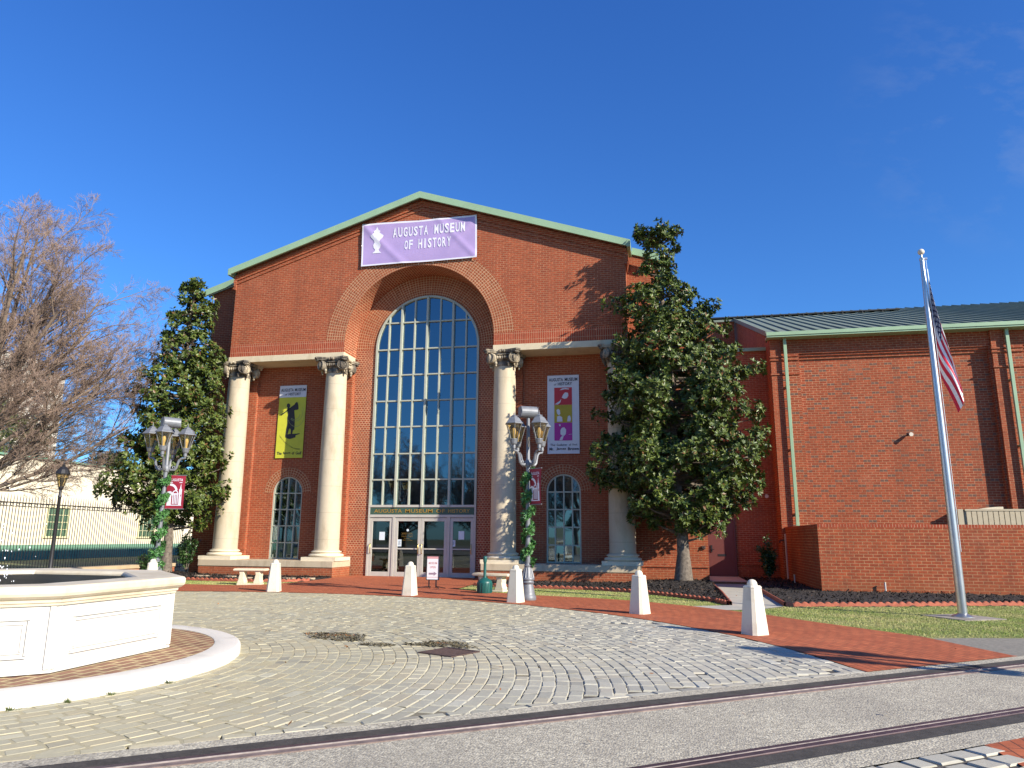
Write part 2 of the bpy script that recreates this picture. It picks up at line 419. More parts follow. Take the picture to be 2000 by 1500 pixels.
# lawn soil and turf
mt, nt, b = new_mat('turf')
f1 = rng(nt, noise(nt, 1.1, 6, 0.7), 0.38, 0.64)
col = mixc(nt, f1, (0.19, 0.26, 0.06), (0.42, 0.36, 0.16))
f2 = rng(nt, noise(nt, 45, 4, 0.7), 0.3, 0.7)
col = mixc(nt, math_n(nt, 'MULTIPLY', f2, 0.4), col, (0.10, 0.14, 0.03))
nt.links.new(col, b.inputs['Base Color'])
b.inputs['Roughness'].default_value = 0.95
bump(nt, b, noise(nt, 70, 4), 0.8, 0.02)

mt, nt, b = new_mat('mulch')
col = mixc(nt, rng(nt, noise(nt, 38, 5, 0.75), 0.45, 0.75), (0.018, 0.015, 0.013), (0.10, 0.08, 0.065))
nt.links.new(col, b.inputs['Base Color'])
b.inputs['Roughness'].default_value = 0.95
bump(nt, b, noise(nt, 34, 5, 0.7), 1.0, 0.04)

def glass_mat(name, refl, tint, gl=(0.85, 0.95, 1.0), rough=0.02):
    mt, nt, b = new_mat(name)
    nt.nodes.remove(b)
    out = nt.nodes['Material Output']
    t = N(nt, 'ShaderNodeBsdfTransparent'); t.inputs[0].default_value = (*tint, 1)
    gs = N(nt, 'ShaderNodeBsdfGlossy'); gs.inputs[0].default_value = (*gl, 1); gs.inputs['Roughness'].default_value = rough
    lw = N(nt, 'ShaderNodeLayerWeight'); lw.inputs[0].default_value = 0.3
    f = rng(nt, lw.outputs['Facing'], 0.0, 1.0, refl, min(1.0, refl + 0.5))
    mx = N(nt, 'ShaderNodeMixShader')
    nt.links.new(f, mx.inputs[0]); nt.links.new(t.outputs[0], mx.inputs[1]); nt.links.new(gs.outputs[0], mx.inputs[2])
    nt.links.new(mx.outputs[0], out.inputs[0])
    return mt
glass_mat('window_glass', 0.22, (0.30, 0.48, 0.52), (0.72, 0.92, 1.0))
glass_mat('door_glass', 0.10, (0.45, 0.5, 0.5))
glass_mat('lamp_glass', 0.06, (0.82, 0.72, 0.48), (1, 1, 1), 0.1)

mt, nt, b = new_mat('pool_water')
b.inputs['Base Color'].default_value = (0.012, 0.018, 0.022, 1)
b.inputs['Specular IOR Level'].default_value = 0.02
b.inputs['IOR'].default_value = 1.1
b.inputs['Roughness'].default_value = 0.3
bump(nt, b, noise(nt, 7, 4), 0.35, 0.03)
mt, nt, b = new_mat('spray')
b.inputs['Base Color'].default_value = (0.85, 0.88, 0.9, 1); b.inputs['Roughness'].default_value = 0.1

# flag: canton, thirteen stripes, star dots, all from the cloth's own UV
mt, nt, b = new_mat('flag_cloth')
t = N(nt, 'ShaderNodeUVMap'); s = N(nt, 'ShaderNodeSeparateXYZ'); nt.links.new(t.outputs[0], s.inputs[0])
st = math_n(nt, 'MODULO', math_n(nt, 'FLOOR', math_n(nt, 'MULTIPLY', s.outputs[1], 13.0)), 2.0)
col = mixc(nt, math_n(nt, 'SUBTRACT', 1.0, st), (0.84, 0.80, 0.78), (0.62, 0.015, 0.045))
can = math_n(nt, 'MULTIPLY', math_n(nt, 'LESS_THAN', s.outputs[0], 0.4), math_n(nt, 'GREATER_THAN', s.outputs[1], 6.0 / 13))
fu = math_n(nt, 'SUBTRACT', math_n(nt, 'FRACT', math_n(nt, 'MULTIPLY', s.outputs[0], 16.0)), 0.5)
fv = math_n(nt, 'SUBTRACT', math_n(nt, 'FRACT', math_n(nt, 'MULTIPLY', s.outputs[1], 13.0)), 0.5)
rr = math_n(nt, 'ADD', math_n(nt, 'MULTIPLY', fu, fu), math_n(nt, 'MULTIPLY', fv, fv))
star = math_n(nt, 'LESS_THAN', rr, 0.075)
cc = mixc(nt, star, (0.018, 0.022, 0.085), (0.75, 0.75, 0.75))
nt.links.new(mixc(nt, can, col, cc), b.inputs['Base Color'])
b.inputs['Roughness'].default_value = 0.75

# ------------------------------------------------------------------ mesh building
class MB:
    def __init__(s):
        s.v = []; s.f = []; s.uv = {}; s.mi = {}
    def add(s, vs, fs, uvs=None, mi=0):
        o = len(s.v)
        s.v += [tuple(p) for p in vs]
        for i, f in enumerate(fs):
            k = len(s.f)
            s.f.append(tuple(o + j for j in f))
            if uvs: s.uv[k] = uvs[i]
            if mi: s.mi[k] = mi
        return s
    def box(s, x0, x1, y0, y1, z0, z1, mi=0):
        v = [(x, y, z) for z in (z0, z1) for y in (y0, y1) for x in (x0, x1)]
        return s.add(v, [(0, 2, 3, 1), (4, 5, 7, 6), (0, 1, 5, 4), (2, 6, 7, 3), (0, 4, 6, 2), (1, 3, 7, 5)], mi=mi)
    def obox(s, c, ax, hx, hy, z0, z1, mi=0):
        """box turned in plan: ax = angle of its long axis"""
        ca, sa = math.cos(ax), math.sin(ax)
        v = []
        for z in (z0, z1):
            for (a, b) in ((-hx, -hy), (hx, -hy), (hx, hy), (-hx, hy)):
                v.append((c[0] + a * ca - b * sa, c[1] + a * sa + b * ca, z))
        return s.add(v, [(3, 2, 1, 0), (4, 5, 6, 7), (0, 1, 5, 4), (1, 2, 6, 5), (2, 3, 7, 6), (3, 0, 4, 7)], mi=mi)
    def prism(s, poly, a, b, axis='y', mi=0):
        """extrude a 2D polygon (counter-clockwise) between a and b"""
        n = len(poly)
        def P(p, t):
            return (p[0], t, p[1]) if axis == 'y' else ((t, p[0], p[1]) if axis == 'x' else (p[0], p[1], t))
        v = [P(p, a) for p in poly] + [P(p, b) for p in poly]
        fs = [tuple(range(n)), tuple(range(2 * n - 1, n - 1, -1))] + [(i, i + n, (i + 1) % n + n, (i + 1) % n) for i in range(n)]
        return s.add(v, fs, mi=mi)
    def lathe(s, prof, seg=16, c=(0, 0, 0), xf=None, cap=True, mi=0):
        v = []; f = []
        for (r, z) in prof:
            for i in range(seg):
                t = 2 * PI * i / seg
                p = (r * math.cos(t), r * math.sin(t), z)
                p = xf(p) if xf else p
                v.append((p[0] + c[0], p[1] + c[1], p[2] + c[2]))
        for k in range(len(prof) - 1):
            for i in range(seg):
                j = (i + 1) % seg
                f.append((k * seg + i, k * seg + j, (k + 1) * seg + j, (k + 1) * seg + i))
        if cap:
            f.append(tuple(range(seg - 1, -1, -1)))
            f.append(tuple(range((len(prof) - 1) * seg, len(prof) * seg)))
        return s.add(v, f, mi=mi)
    def tube(s, pts, rad, seg=8, cap=True, mi=0):
        pts = [Vector(p) for p in pts]
        n = len(pts)
        if not hasattr(rad, '__len__'): rad = [rad] * n
        v = []; f = []
        up = None
        for i, p in enumerate(pts):
            d = (pts[min(i + 1, n - 1)] - pts[max(i - 1, 0)])
            if d.length < 1e-9: d = Vector((0, 0, 1))
            d.normalize()
            if up is None:
                up = d.orthogonal().normalized()
            else:
                up = up - d * up.dot(d)
                if up.length < 1e-6: up = d.orthogonal()
                up.normalize()
            w = d.cross(up)
            for k in range(seg):
                t = 2 * PI * k / seg
                v.append(p + (up * math.cos(t) + w * math.sin(t)) * rad[i])
        for i in range(n - 1):
            for k in range(seg):
                j = (k + 1) % seg
                f.append((i * seg + k, i * seg + j, (i + 1) * seg + j, (i + 1) * seg + k))
        if cap:
            f.append(tuple(range(seg - 1, -1, -1))); f.append(tuple(range((n - 1) * seg, n * seg)))
        return s.add(v, f, mi=mi)
    def ball(s, c, r, seg=10, rings=6, sz=1.0, mi=0):
        prof = [(max(1e-4, r * math.sin(PI * i / rings)), -r * sz * math.cos(PI * i / rings)) for i in range(rings + 1)]
        return s.lathe(prof, seg, c, cap=False, mi=mi)
    def build(s, name, mats, parent=None, smooth=False, org=(0, 0, 0), bevel=0.0):
        me = bpy.data.meshes.new(name)
        o3 = Vector(org)
        me.from_pydata([Vector(p) - o3 for p in s.v], [], s.f)
        for mname in ([mats] if isinstance(mats, str) else mats):
            me.materials.append(MATS[mname])
        if s.uv:
            l = me.uv_layers.new(name='UVMap')
            for k, p in enumerate(me.polygons):
                if k in s.uv:
                    for q, li in enumerate(p.loop_indices): l.data[li].uv = s.uv[k][q]
        for k, i in s.mi.items(): me.polygons[k].material_index = i
        if smooth:
            me.polygons.foreach_set('use_smooth', [True] * len(me.polygons))
            try: me.set_sharp_from_angle(angle=math.radians(40))
            except Exception: pass
        me.update()
        ob = bpy.data.objects.new(name, me)
        COL.objects.link(ob)
        if parent: ob.parent = parent
        else: ob.location = org
        if bevel:
            bv = ob.modifiers.new('bevel', 'BEVEL'); bv.width = bevel; bv.segments = 2; bv.limit_method = 'ANGLE'; bv.angle_limit = math.radians(35)
        return ob

def np_mesh(name, V, Q, mat, parent=None, tone=None, org=(0, 0, 0), smooth=False, T=None):
    """big mesh from numpy arrays: Q quads (n,4) and T triangles (m,3); tone = one value per vertex"""
    V = np.asarray(V, dtype=np.float32) - np.array(org, dtype=np.float32)
    me = bpy.data.meshes.new(name)
    nq = 0 if Q is None else len(Q); ntr = 0 if T is None else len(T)
    me.vertices.add(len(V)); me.vertices.foreach_set('co', V.ravel())
    loops = np.concatenate([np.asarray(x).ravel() for x in (Q, T) if x is not None]).astype(np.int32)
    me.loops.add(len(loops)); me.loops.foreach_set('vertex_index', loops)
    me.polygons.add(nq + ntr)
    starts = np.concatenate([np.arange(nq) * 4, nq * 4 + np.arange(ntr) * 3]).astype(np.int32)
    me.polygons.foreach_set('loop_start', starts)
    try: me.polygons.foreach_set('loop_total', np.concatenate([np.full(nq, 4), np.full(ntr, 3)]).astype(np.int32))
    except Exception: pass
    me.polygons.foreach_set('use_smooth', [bool(smooth)] * (nq + ntr))
    me.update(calc_edges=True)
    me.validate()
    if tone is not None:
        at = me.attributes.new('tone', 'FLOAT', 'POINT')
        at.data.foreach_set('value', np.asarray(tone, dtype=np.float32))
    me.materials.append(MATS[mat])
    ob = bpy.data.objects.new(name, me)
    COL.objects.link(ob)
    if parent: ob.parent = parent
    else: ob.location = org
    return ob

def tag(o, label=None, cat=None, group=None, kind=None):
    if label: o['label'] = label
    if cat: o['category'] = cat
    if group: o['group'] = group
    if kind: o['kind'] = kind
    return o
def thing(name, label, cat, loc=(0, 0, 0), rz=0.0, group=None):
    o = bpy.data.objects.new(name, None)
    o.empty_display_size = 0.2
    COL.objects.link(o)
    o.location = loc; o.rotation_euler = (0, 0, rz)
    return tag(o, label, cat, group)
def dup(root, loc, rz=0.0, label=None, scale=None):
    ch = {}
    for o in list(COL.objects): ch.setdefault(o.parent, []).append(o)
    def rec(o, par):
        c = o.copy(); COL.objects.link(c); c.parent = par
        for k in ch.get(o, []): rec(k, c)
        return c
    r = rec(root, None)
    r.location = loc; r.rotation_euler = (0, 0, rz)
    if scale: r.scale = scale
    if label: r['label'] = label
    return r
def sheet(name, poly, z, mat, label=None, kind='structure', subdiv=None):
    mb = MB(); n = len(poly)
    mb.add([(p[0], p[1], z) for p in poly], [tuple(range(n))])
    return tag(mb.build(name, mat), label, None, None, kind)

_tc = {}
def text_geo(txt, bold=0.0, sp=1.0):
    key = (txt, bold, sp)
    if key in _tc: return _tc[key]
    cu = bpy.data.curves.new('lettering', 'FONT')
    cu.body = txt; cu.size = 1.0; cu.offset = bold; cu.space_character = sp; cu.resolution_u = 2; cu.fill_mode = 'FRONT'
    ob = bpy.data.objects.new('lettering', cu)
    COL.objects.link(ob)
    dg = bpy.context.evaluated_depsgraph_get(); dg.update()
    me = bpy.data.meshes.new_from_object(ob.evaluated_get(dg))
    v = np.array([x.co[:2] for x in me.vertices]); f = [tuple(p.vertices) for p in me.polygons]
    bpy.data.objects.remove(ob); bpy.data.curves.remove(cu); bpy.data.meshes.remove(me)
    v = (v - v.min(0)) / (v.max(0) - v.min(0))
    _tc[key] = (v, f)
    return v, f
def put_text(mb, txt, x0, x1, z0, z1, fn, bold=0.0, sp=1.0, mi=0):
    """letters fitted into a box; fn maps (x, z) to a point in space"""
    v, f = text_geo(txt, bold, sp)
    mb.add([fn(x0 + p[0] * (x1 - x0), z0 + p[1] * (z1 - z0)) for p in v], f, mi=mi)
# ------------------------------------------------------------------ ground
FC = (0.87, -17.25)                      # fountain centre
PC, PR = (-0.31, -18.25), 11.31          # plaza edge circle
P0 = np.array((4.51, -20.11)); TD = np.array((0.791, 0.612)); TN = np.array((0.612, -0.791))
def TP(a, d): q = P0 + TD * a + TN * d; return (float(q[0]), float(q[1]))
def arc(c, r, a0, a1, n):
    return [(c[0] + r * math.cos(math.radians(a0 + (a1 - a0) * i / n)), c[1] + r * math.sin(math.radians(a0 + (a1 - a0) * i / n))) for i in range(n + 1)]
def inpoly(P, poly):
    x, y = P[:, 0], P[:, 1]; r = np.zeros(len(P), bool); n = len(poly)
    for i in range(n):
        x0, y0 = poly[i]; x1, y1 = poly[(i + 1) % n]
        c = ((y0 > y) != (y1 > y)) & (x < (x1 - x0) * (y - y0) / ((y1 - y0) or 1e-9) + x0)
        r ^= c
    return r

sheet('ground', [(-500, -400), (500, -400), (500, 600), (-500, 600)], -0.09, 'ground_grass')
sheet('road', [TP(-90, 2.2), TP(-90, 40), TP(90, 40), TP(90, 2.2)], -0.02, 'asphalt')
plaza_poly = arc(PC, PR + 0.03, 15.4, 164, 60) + [(-13, -24), TP(-9, 0.02), TP(7.75, 0.02)]
pb = []; qb = []                                     # joints are pointed nearly flush on the fountain side, open towards the right
gx = np.arange(-13, 12.6, 0.4); gy = np.arange(-26, -6.4, 0.4)
GX, GY = np.meshgrid(gx, gy, indexing='ij')
t_ = np.clip((GX - 4.8) / 3.4, 0, 1); t_ = t_ * t_ * (3 - 2 * t_)
GZ = 0.0268 - 0.0125 * t_
ii = np.arange(GX.size).reshape(GX.shape)
GI = inpoly(np.c_[GX.ravel(), GY.ravel()], arc(PC, PR + 0.5, 10, 170, 60) + [(-14, -26), TP(-9, 0.3), TP(8.2, 0.3)]).reshape(GX.shape)
gk = GI[:-1, :-1] & GI[1:, :-1] & GI[1:, 1:] & GI[:-1, 1:]
tag(np_mesh('plaza_bed', np.c_[GX.ravel(), GY.ravel(), GZ.ravel()], np.stack([ii[:-1, :-1], ii[1:, :-1], ii[1:, 1:], ii[:-1, 1:]], -1)[gk], 'mortar'), kind='structure')
WALK = arc(PC, PR, 15.7, 150, 60) + arc(PC, PR + 2.0, 150, 128, 8) + [(-7.0, -5.2), (-5.4, -4.95), (-3.4, -4.9), (-2.75, -4.3), (-2.45, -2.7), (-2.55, -0.46), (-2.55, 1.3), (2.6, 1.3), (2.6, -0.46), (2.8, -1.6), (2.9, -2.9), (2.95, -4.55), (3.6, -5.0), (5.37, -5.95), (6.7, -6.35), (7.84, -6.85), (9.05, -7.86), (9.63, -8.48), (10.4, -9.36), (11.1, -10.44), (12.22, -12.0), (12.74, -13.7), TP(10.45, 0.01), TP(7.75, 0.01)]
sheet('brick_walk', WALK, 0.036, 'brick_walk')
LAWNR = arc(PC, PR + 0.7, 19, 70, 24) + [(2.7, -5.2), (2.62, 1.0), (12.6, 1.0), (12.6, -2.2), (30, -2.2), (30, -8.5), (12.9, -11.85), (12.0, -12.2)]
LAWNL = arc(PC, PR + 0.7, 103, 152, 24) + [(-9.0, -9), (-9.0, 1.0), (-2.5, 1.0), (-2.5, -5.5)]
sheet('lawn', LAWNR, 0.014, 'turf'); sheet('lawn', LAWNL, 0.014, 'turf')
sheet('asphalt_path', [(12.0, -12.25), (12.9, -11.85), (30, -8.5), (45, -6), TP(50, 0.02), TP(10.4, 0.02)], 0.020, 'asphalt')
sheet('concrete_walk', [(9.95, 0.6), (11.05, 0.6), (11.03, -7.2), (10.55, -7.9), (9.9, -8.42), (9.62, -8.48), (9.05, -7.86), (9.1, -7.75), (9.88, -7.3)], 0.026, 'concrete')
sheet('track_slab', [TP(-14, 0), TP(-14, 2.3), TP(60, 2.3), TP(60, 0)], 0.030, 'aggregate')
sheet('cobble_strip', [TP(-14, 2.3), TP(-14, 6), TP(3.55, 6), TP(6.05, 2.3)], 0.019, 'mortar')
sheet('brick_strip', [TP(6.05, 2.3), TP(3.55, 6), TP(40, 6), TP(40, 2.3)], 0.030, 'brick_walk')

# setts: one mesh of separate stones, laid in eccentric rings from the fountain kerb to the plaza edge
def stone_mesh(cells, name, seed):
    r = np.random.default_rng(seed)
    n = len(cells)
    Cc = np.array([[c[0], c[1]] for c in cells]); Tn = np.array([[c[2], c[3]] for c in cells])
    hl = np.array([c[4] for c in cells]) / 2; hw = np.array([c[5] for c in cells]) / 2
    Nn = np.stack([-Tn[:, 1], Tn[:, 0]], 1)
    V = []; zj = r.normal(0, 0.0017, n)
    for lvl, (inset, z) in enumerate(((0.0, 0.0), (0.002, 0.0225), (0.011, 0.030))):
        for (a, b) in ((-1, -1), (1, -1), (1, 1), (-1, 1)):
            jl = r.normal(0, 0.006, n) ; jw = r.normal(0, 0.004, n)
            p = Cc + Tn * ((hl - inset + jl) * a)[:, None] + Nn * ((hw - inset + jw) * b)[:, None]
            zz = np.full(n, z) + ((zj + r.normal(0, 0.0008, n)) if lvl == 2 else 0)
            V.append(np.c_[p, zz])
    V = np.stack(V, 1).reshape(-1, 3)
    base = (np.arange(n) * 12)[:, None]
    Q = []
    for l in (0, 4):
        for k in range(4):
            j = (k + 1) % 4
            Q.append(base + np.array([l + k, l + j, l + 4 + j, l + 4 + k]))
    Q.append(base + np.array([8, 9, 10, 11]))
    Q = np.concatenate(Q, 0)
    tone = np.repeat(np.clip(r.normal(0.5, 0.19, n), 0, 1), 12)
    return np_mesh(name, V, Q, 'cobble', tone=tone)
cells = []
r0, r1 = 2.95, PR + 0.0
rows = int((r1 - r0) / 0.158)
for k in range(rows):
    t = (k + 0.5) / rows
    c = ((1 - t) * FC[0] + t * PC[0], (1 - t) * FC[1] + t * PC[1])
    rad = r0 + (r1 - r0) * t
    a = random.random(); aend = a + 2 * PI - 0.02
    while a < aend:
        L = random.uniform(0.17, 0.31)
        da = L / rad
        am = a + da / 2
        x, y = c[0] + rad * math.cos(am), c[1] + rad * math.sin(am)
        a += da
        d = (np.array((x, y)) - P0) @ TN
        if d > -0.13 or x < -6.5: continue
        w = 0.150 + 0.03 * (math.hypot(math.cos(am) - 0.1, math.sin(am)) - 1)
        cells.append((x, y, -math.sin(am), math.cos(am), L - 0.010, w - 0.014))
# straight course along the track
a = -2.0
while a < 8.0:
    L = random.uniform(0.2, 0.34)
    x, y = TP(a + L / 2, -0.065)
    cells.append((x, y, TD[0], TD[1], L - 0.014, 0.11)); a += L
cob = stone_mesh(cells, 'cobbled_plaza', 3); tag(cob, kind='structure')
cells = []
for i in range(14):
    a = -8 + random.random() * 0.2
    while a < 6.0 - (i * 0.2 * 0.68):
        L = random.uniform(0.18, 0.26)
        x, y = TP(a + L / 2, 2.385 + i * 0.2)
        cells.append((x, y, TD[0], TD[1], L - 0.03, 0.16)); a += L
tag(stone_mesh(cells, 'cobbled_edge', 4), kind='structure')

# tram rails
for (d0, d1, e0, e1, s0, s1, b0, b1, lab) in ((0.385, 0.442, 0.19, 0.384, 0.456, 0.52, 0.443, 0.455, 'rusty tram rail along the cobbled plaza edge, rubber strip on its plaza side'),
                                       (1.80, 1.862, 1.863, 2.03, 1.72, 1.786, 1.787, 1.799, 'rusty tram rail nearer the viewer, rubber strip on its near side')):
    mid = TP(10, (d0 + d1) / 2)
    t = thing('tram_rail', lab, 'rail', (mid[0], mid[1], 0.03), group='tram rails set in the concrete track')
    ang = math.atan2(TD[1], TD[0])
    def strip(name, a0, a1, z0, z1, mat):
        mb = MB(); c = TP(20, (a0 + a1) / 2)
        mb.obox(c, ang, 34, (a1 - a0) / 2, z0, z1)
        return mb.build(name, mat, t, org=t.location, bevel=0.006 if z1 > 0.04 else 0)
    strip('rail_head', d0, d1, 0.0, 0.046, 'rail_head')
    strip('rubber_strip', e0, e1, 0.0, 0.0345, 'rubber')
    strip('rail_flange', s0, s1, 0.0, 0.038, 'rail_rust' if d0 < 1 else 'rail_head')
    strip('rail_edge', b0, b1, 0.0, 0.048, 'rail_edge')
    mb = MB()
    for q in range(8):                                          # fine lengthwise ridges moulded into the rubber
        mb.obox(TP(20, e0 + .02 + (e1 - e0 - .04) * q / 7), ang, 34, 0.004, 0.034, 0.0375)
    mb.build('rubber_ribs', 'rubber', t, org=t.location)

# ------------------------------------------------------------------ beds
def mound(x, y):
    return 0.10 * 1.3 * np.exp(-((x - 9.06) ** 2 + (y + 0.8) ** 2) / 1.6) + 0.10 * np.exp(-((x + 8.3) ** 2 + (y + 1.5) ** 2) / 1.0)
def bed(name, poly, seed, chips):
    r = np.random.default_rng(seed)
    P = np.array(poly); x0, y0 = P.min(0); x1, y1 = P.max(0)
    st = 0.11
    nx, ny = int((x1 - x0) / st) + 2, int((y1 - y0) / st) + 2
    gx, gy = np.meshgrid(x0 + np.arange(nx) * st, y0 + np.arange(ny) * st, indexing='ij')
    z = 0.055 + mound(gx, gy) + r.normal(0, 0.012, gx.shape)
    G = np.c_[gx.ravel(), gy.ravel()]
    ins = inpoly(G, poly).reshape(gx.shape)
    idx = np.arange(nx * ny).reshape(nx, ny)
    ok = ins[:-1, :-1] | ins[1:, :-1] | ins[1:, 1:] | ins[:-1, 1:]
    q = np.stack([idx[:-1, :-1], idx[1:, :-1], idx[1:, 1:], idx[:-1, 1:]], -1)[ok]
    allin = (ins[:-1, :-1] & ins[1:, :-1] & ins[1:, 1:] & ins[:-1, 1:])[ok]
    V = np.c_[G, z.ravel()]
    V[~ins.ravel(), 2] = 0.016
    o = np_mesh(name, V, q, 'mulch', smooth=True)
    tag(o, kind='structure')
    n = chips
    C = np.c_[r.uniform(x0, x1, n), r.uniform(y0, y1, n)]
    C = C[inpoly(C, poly)]; n = len(C)
    zc = 0.062 + mound(C[:, 0], C[:, 1]) + r.uniform(0, 0.03, n)
    a = r.uniform(0, 2 * PI, n); L = r.uniform(0.015, 0.05, n); w = r.uniform(0.006, 0.015, n)
    t = np.c_[np.cos(a), np.sin(a), r.normal(0, 0.5, n)] * L[:, None]
    s = np.c_[-np.sin(a), np.cos(a), r.normal(0, 0.5, n)] * w[:, None]
    c3 = np.c_[C, zc]
    V = np.stack([c3 - t - s, c3 + t - s, c3 + t + s, c3 - t + s], 1).reshape(-1, 3)
    Q = np.arange(n * 4).reshape(-1, 4)
    return V, Q, np.repeat(r.uniform(0, 1, n) ** 2, 4)
BEDS = [[(2.98, -2.76), (3.99, -3.14), (4.85, -3.32), (6.31, -3.49), (7.57, -4.11), (8.06, -4.52), (8.89, -5.47), (9.62, -6.47), (9.85, -7.25), (9.92, -7.25), (9.94, -3.9), (9.9, 0.98), (7.7, 0.98), (7.7, -0.4), (2.6, -0.4), (2.85, -1.6)],
        [(11.04, -7.2), (12.85, -6.7), (14.57, -6.05), (16.36, -5.38), (24, -2.5), (12.72, -2.26), (12.72, 3.5), (12.55, 4.4), (11.15, 4.4), (11.08, -2.4)],
        [(-8.5, -2.9), (-6.64, -3.09), (-5.2, -3.18), (-3.78, -3.2), (-2.92, -2.94), (-2.5, -2.3), (-2.6, -0.4), (-7.7, -0.4), (-8.6, 0.98)]]
VV, QQ, TT = [], [], []; off = 0
for i, (bp, ch) in enumerate(zip(BEDS, (7000, 9000, 6000))):
    V, Q, T = bed('mulch_bed', bp, 20 + i, ch)
    VV.append(V); QQ.append(Q + off); TT.append(T); off += len(V)
tag(np_mesh('mulch_chips', np.concatenate(VV), np.concatenate(QQ), 'mulch_chip', tone=np.concatenate(TT)), 'dark wood chips covering the planting beds', 'mulch', kind='stuff')

def edging(path, label, scallop=True):
    mb = MB(); pts = [np.array(p, float) for p in path]
    st = 0.025 if scallop else 0.3
    S = []; acc = 0.0
    for a, b in zip(pts[:-1], pts[1:]):
        L = np.linalg.norm(b - a); k = max(1, int(L / st))
        for i in range(k): S.append((a + (b - a) * i / k, (b - a) / L, acc + L * i / k))
        acc += L
    S.append((pts[-1], (pts[-1] - pts[-2]) / np.linalg.norm(pts[-1] - pts[-2]), acc))
    v = []; f = []
    for p, d, s in S:
        n = np.array((-d[1], d[0]))
        h = 0.075 + 0.045 * abs(math.sin(PI * s / 0.17)) if scallop else 0.11
        for off, z in ((-0.03, 0.0), (-0.03, h - 0.015), (-0.012, h), (0.012, h), (0.03, h - 0.015), (0.03, 0.0)):
            v.append((p[0] + n[0] * off, p[1] + n[1] * off, z))
    for i in range(len(S) - 1):
        for k in range(5):
            f.append((i * 6 + k, (i + 1) * 6 + k, (i + 1) * 6 + k + 1, i * 6 + k + 1))
    mb.add(v, f)
    o = mb.build('garden_edging', 'terracotta', org=(path[0][0], path[0][1], 0))
    return tag(o, label, 'edging', 'terracotta edging round the planting beds')
edging(BEDS[0][:9], 'scalloped terracotta edging curving under the right magnolia from the entrance to the concrete walk')
edging([(9.9, -7.3), (9.95, -3.9), (9.93, 0.6)], 'terracotta edging along the left side of the concrete walk', False)
edging([(11.06, 0.6), (11.07, -2.4), (11.03, -7.22)], 'terracotta edging along the right side of the concrete walk', False)
edging([(11.03, -7.22), (12.85, -6.7), (14.57, -6.05), (16.36, -5.38), (24, -2.5)], 'scalloped terracotta edging in front of the low brick wall behind the flagpole')
edging(BEDS[2][:6], 'scalloped terracotta edging behind the bench left of the entrance')
for (x, y, s, lab) in ((-7.7, -1.45, .30, 'flat tan stone in the mulch, next to the fountain rim'), (-6.7, -1.72, .36, 'flat tan stone in the mulch left of the left column'), (-5.6, -1.75, .26, 'flat tan stone in the mulch below the left column'),
                       (-4.75, -2.3, .34, 'flat tan stone in the mulch just left of the bench'), (-3.3, -2.12, .30, 'flat tan stone in the mulch right of the bench'), (-2.75, -1.9, .32, 'flat tan stone in the mulch nearest the entrance walk')):
    mb = MB(); pl = [(x + s * (1 + .15 * math.sin(k * 2.3)) * math.cos(k * PI / 4) * .8, y + s * .55 * math.sin(k * PI / 4)) for k in range(8)]
    mb.prism(pl, 0.05, 0.105, 'z')
    tag(mb.build('flat_stone', 'flat_stone', org=(x, y, 0.05), bevel=0.01), lab, 'stone', 'flat stones in the left planting bed')

# grass blades
def blades(polys, holes, n, seed):
    r = np.random.default_rng(seed); out = []
    for poly, k in polys:
        P = np.array(poly); x0, y0 = P.min(0); x1, y1 = P.max(0)
        C = np.c_[r.uniform(x0, x1, k), r.uniform(y0, y1, k)]
        keep = inpoly(C, poly)
        for h in holes: keep &= ~inpoly(C, h)
        out.append(C[keep])
    C = np.concatenate(out); n = len(C)
    a = r.uniform(0, 2 * PI, n); h = r.uniform(0.010, 0.028, n); w = r.uniform(0.003, 0.007, n)
    b = np.c_[C, np.full(n, 0.012)]
    s = np.c_[np.cos(a), np.sin(a), np.zeros(n)] * w[:, None]
    tip = b + np.c_[r.normal(0, 0.018, n), r.normal(0, 0.018, n), h]
    V = np.stack([b - s, b + s, tip], 1).reshape(-1, 3)
    pat = 0.5 + 0.5 * np.sin(C[:, 0] * 2.1 + 1.7 * np.sin(C[:, 1] * 1.3)) * np.cos(C[:, 1] * 2.7 + C[:, 0])
    tone = np.clip(0.55 * pat + r.normal(0.12, 0.22, n), 0, 1)
    return V, np.arange(n * 3).reshape(-1, 3), np.repeat(tone, 3)
CW = [(9.95, 0.6), (11.05, 0.6), (11.03, -7.2), (10.55, -7.9), (9.9, -8.42), (9.62, -8.48), (9.05, -7.86), (9.1, -7.75), (9.88, -7.3)]
LAWN_SEEN = [(2.95, -4.5), (3.6, -4.95), (5.37, -5.9), (6.7, -6.3), (7.84, -6.8), (9.05, -7.8), (9.63, -8.42), (10.4, -9.3), (11.1, -10.4), (12.22, -11.95), (12.9, -11.8), (19, -10.2), (19, -4.5), (11, -7.1), (9.7, -6.3), (8, -4.4), (6.3, -3.4), (2.98, -2.7)]
V, Q, T = blades([(LAWN_SEEN, 330000), ([(-7.0, -5.15), (-5.4, -4.9), (-3.4, -4.85), (-2.75, -4.25), (-2.45, -2.6), (-2.95, -2.9), (-7.5, -3.0)], 26000)], BEDS + [CW], 0, 5)
tag(np_mesh('grass', V, None, 'lawn_blade', tone=T, T=Q), 'short winter grass on the lawn', 'grass', kind='stuff')

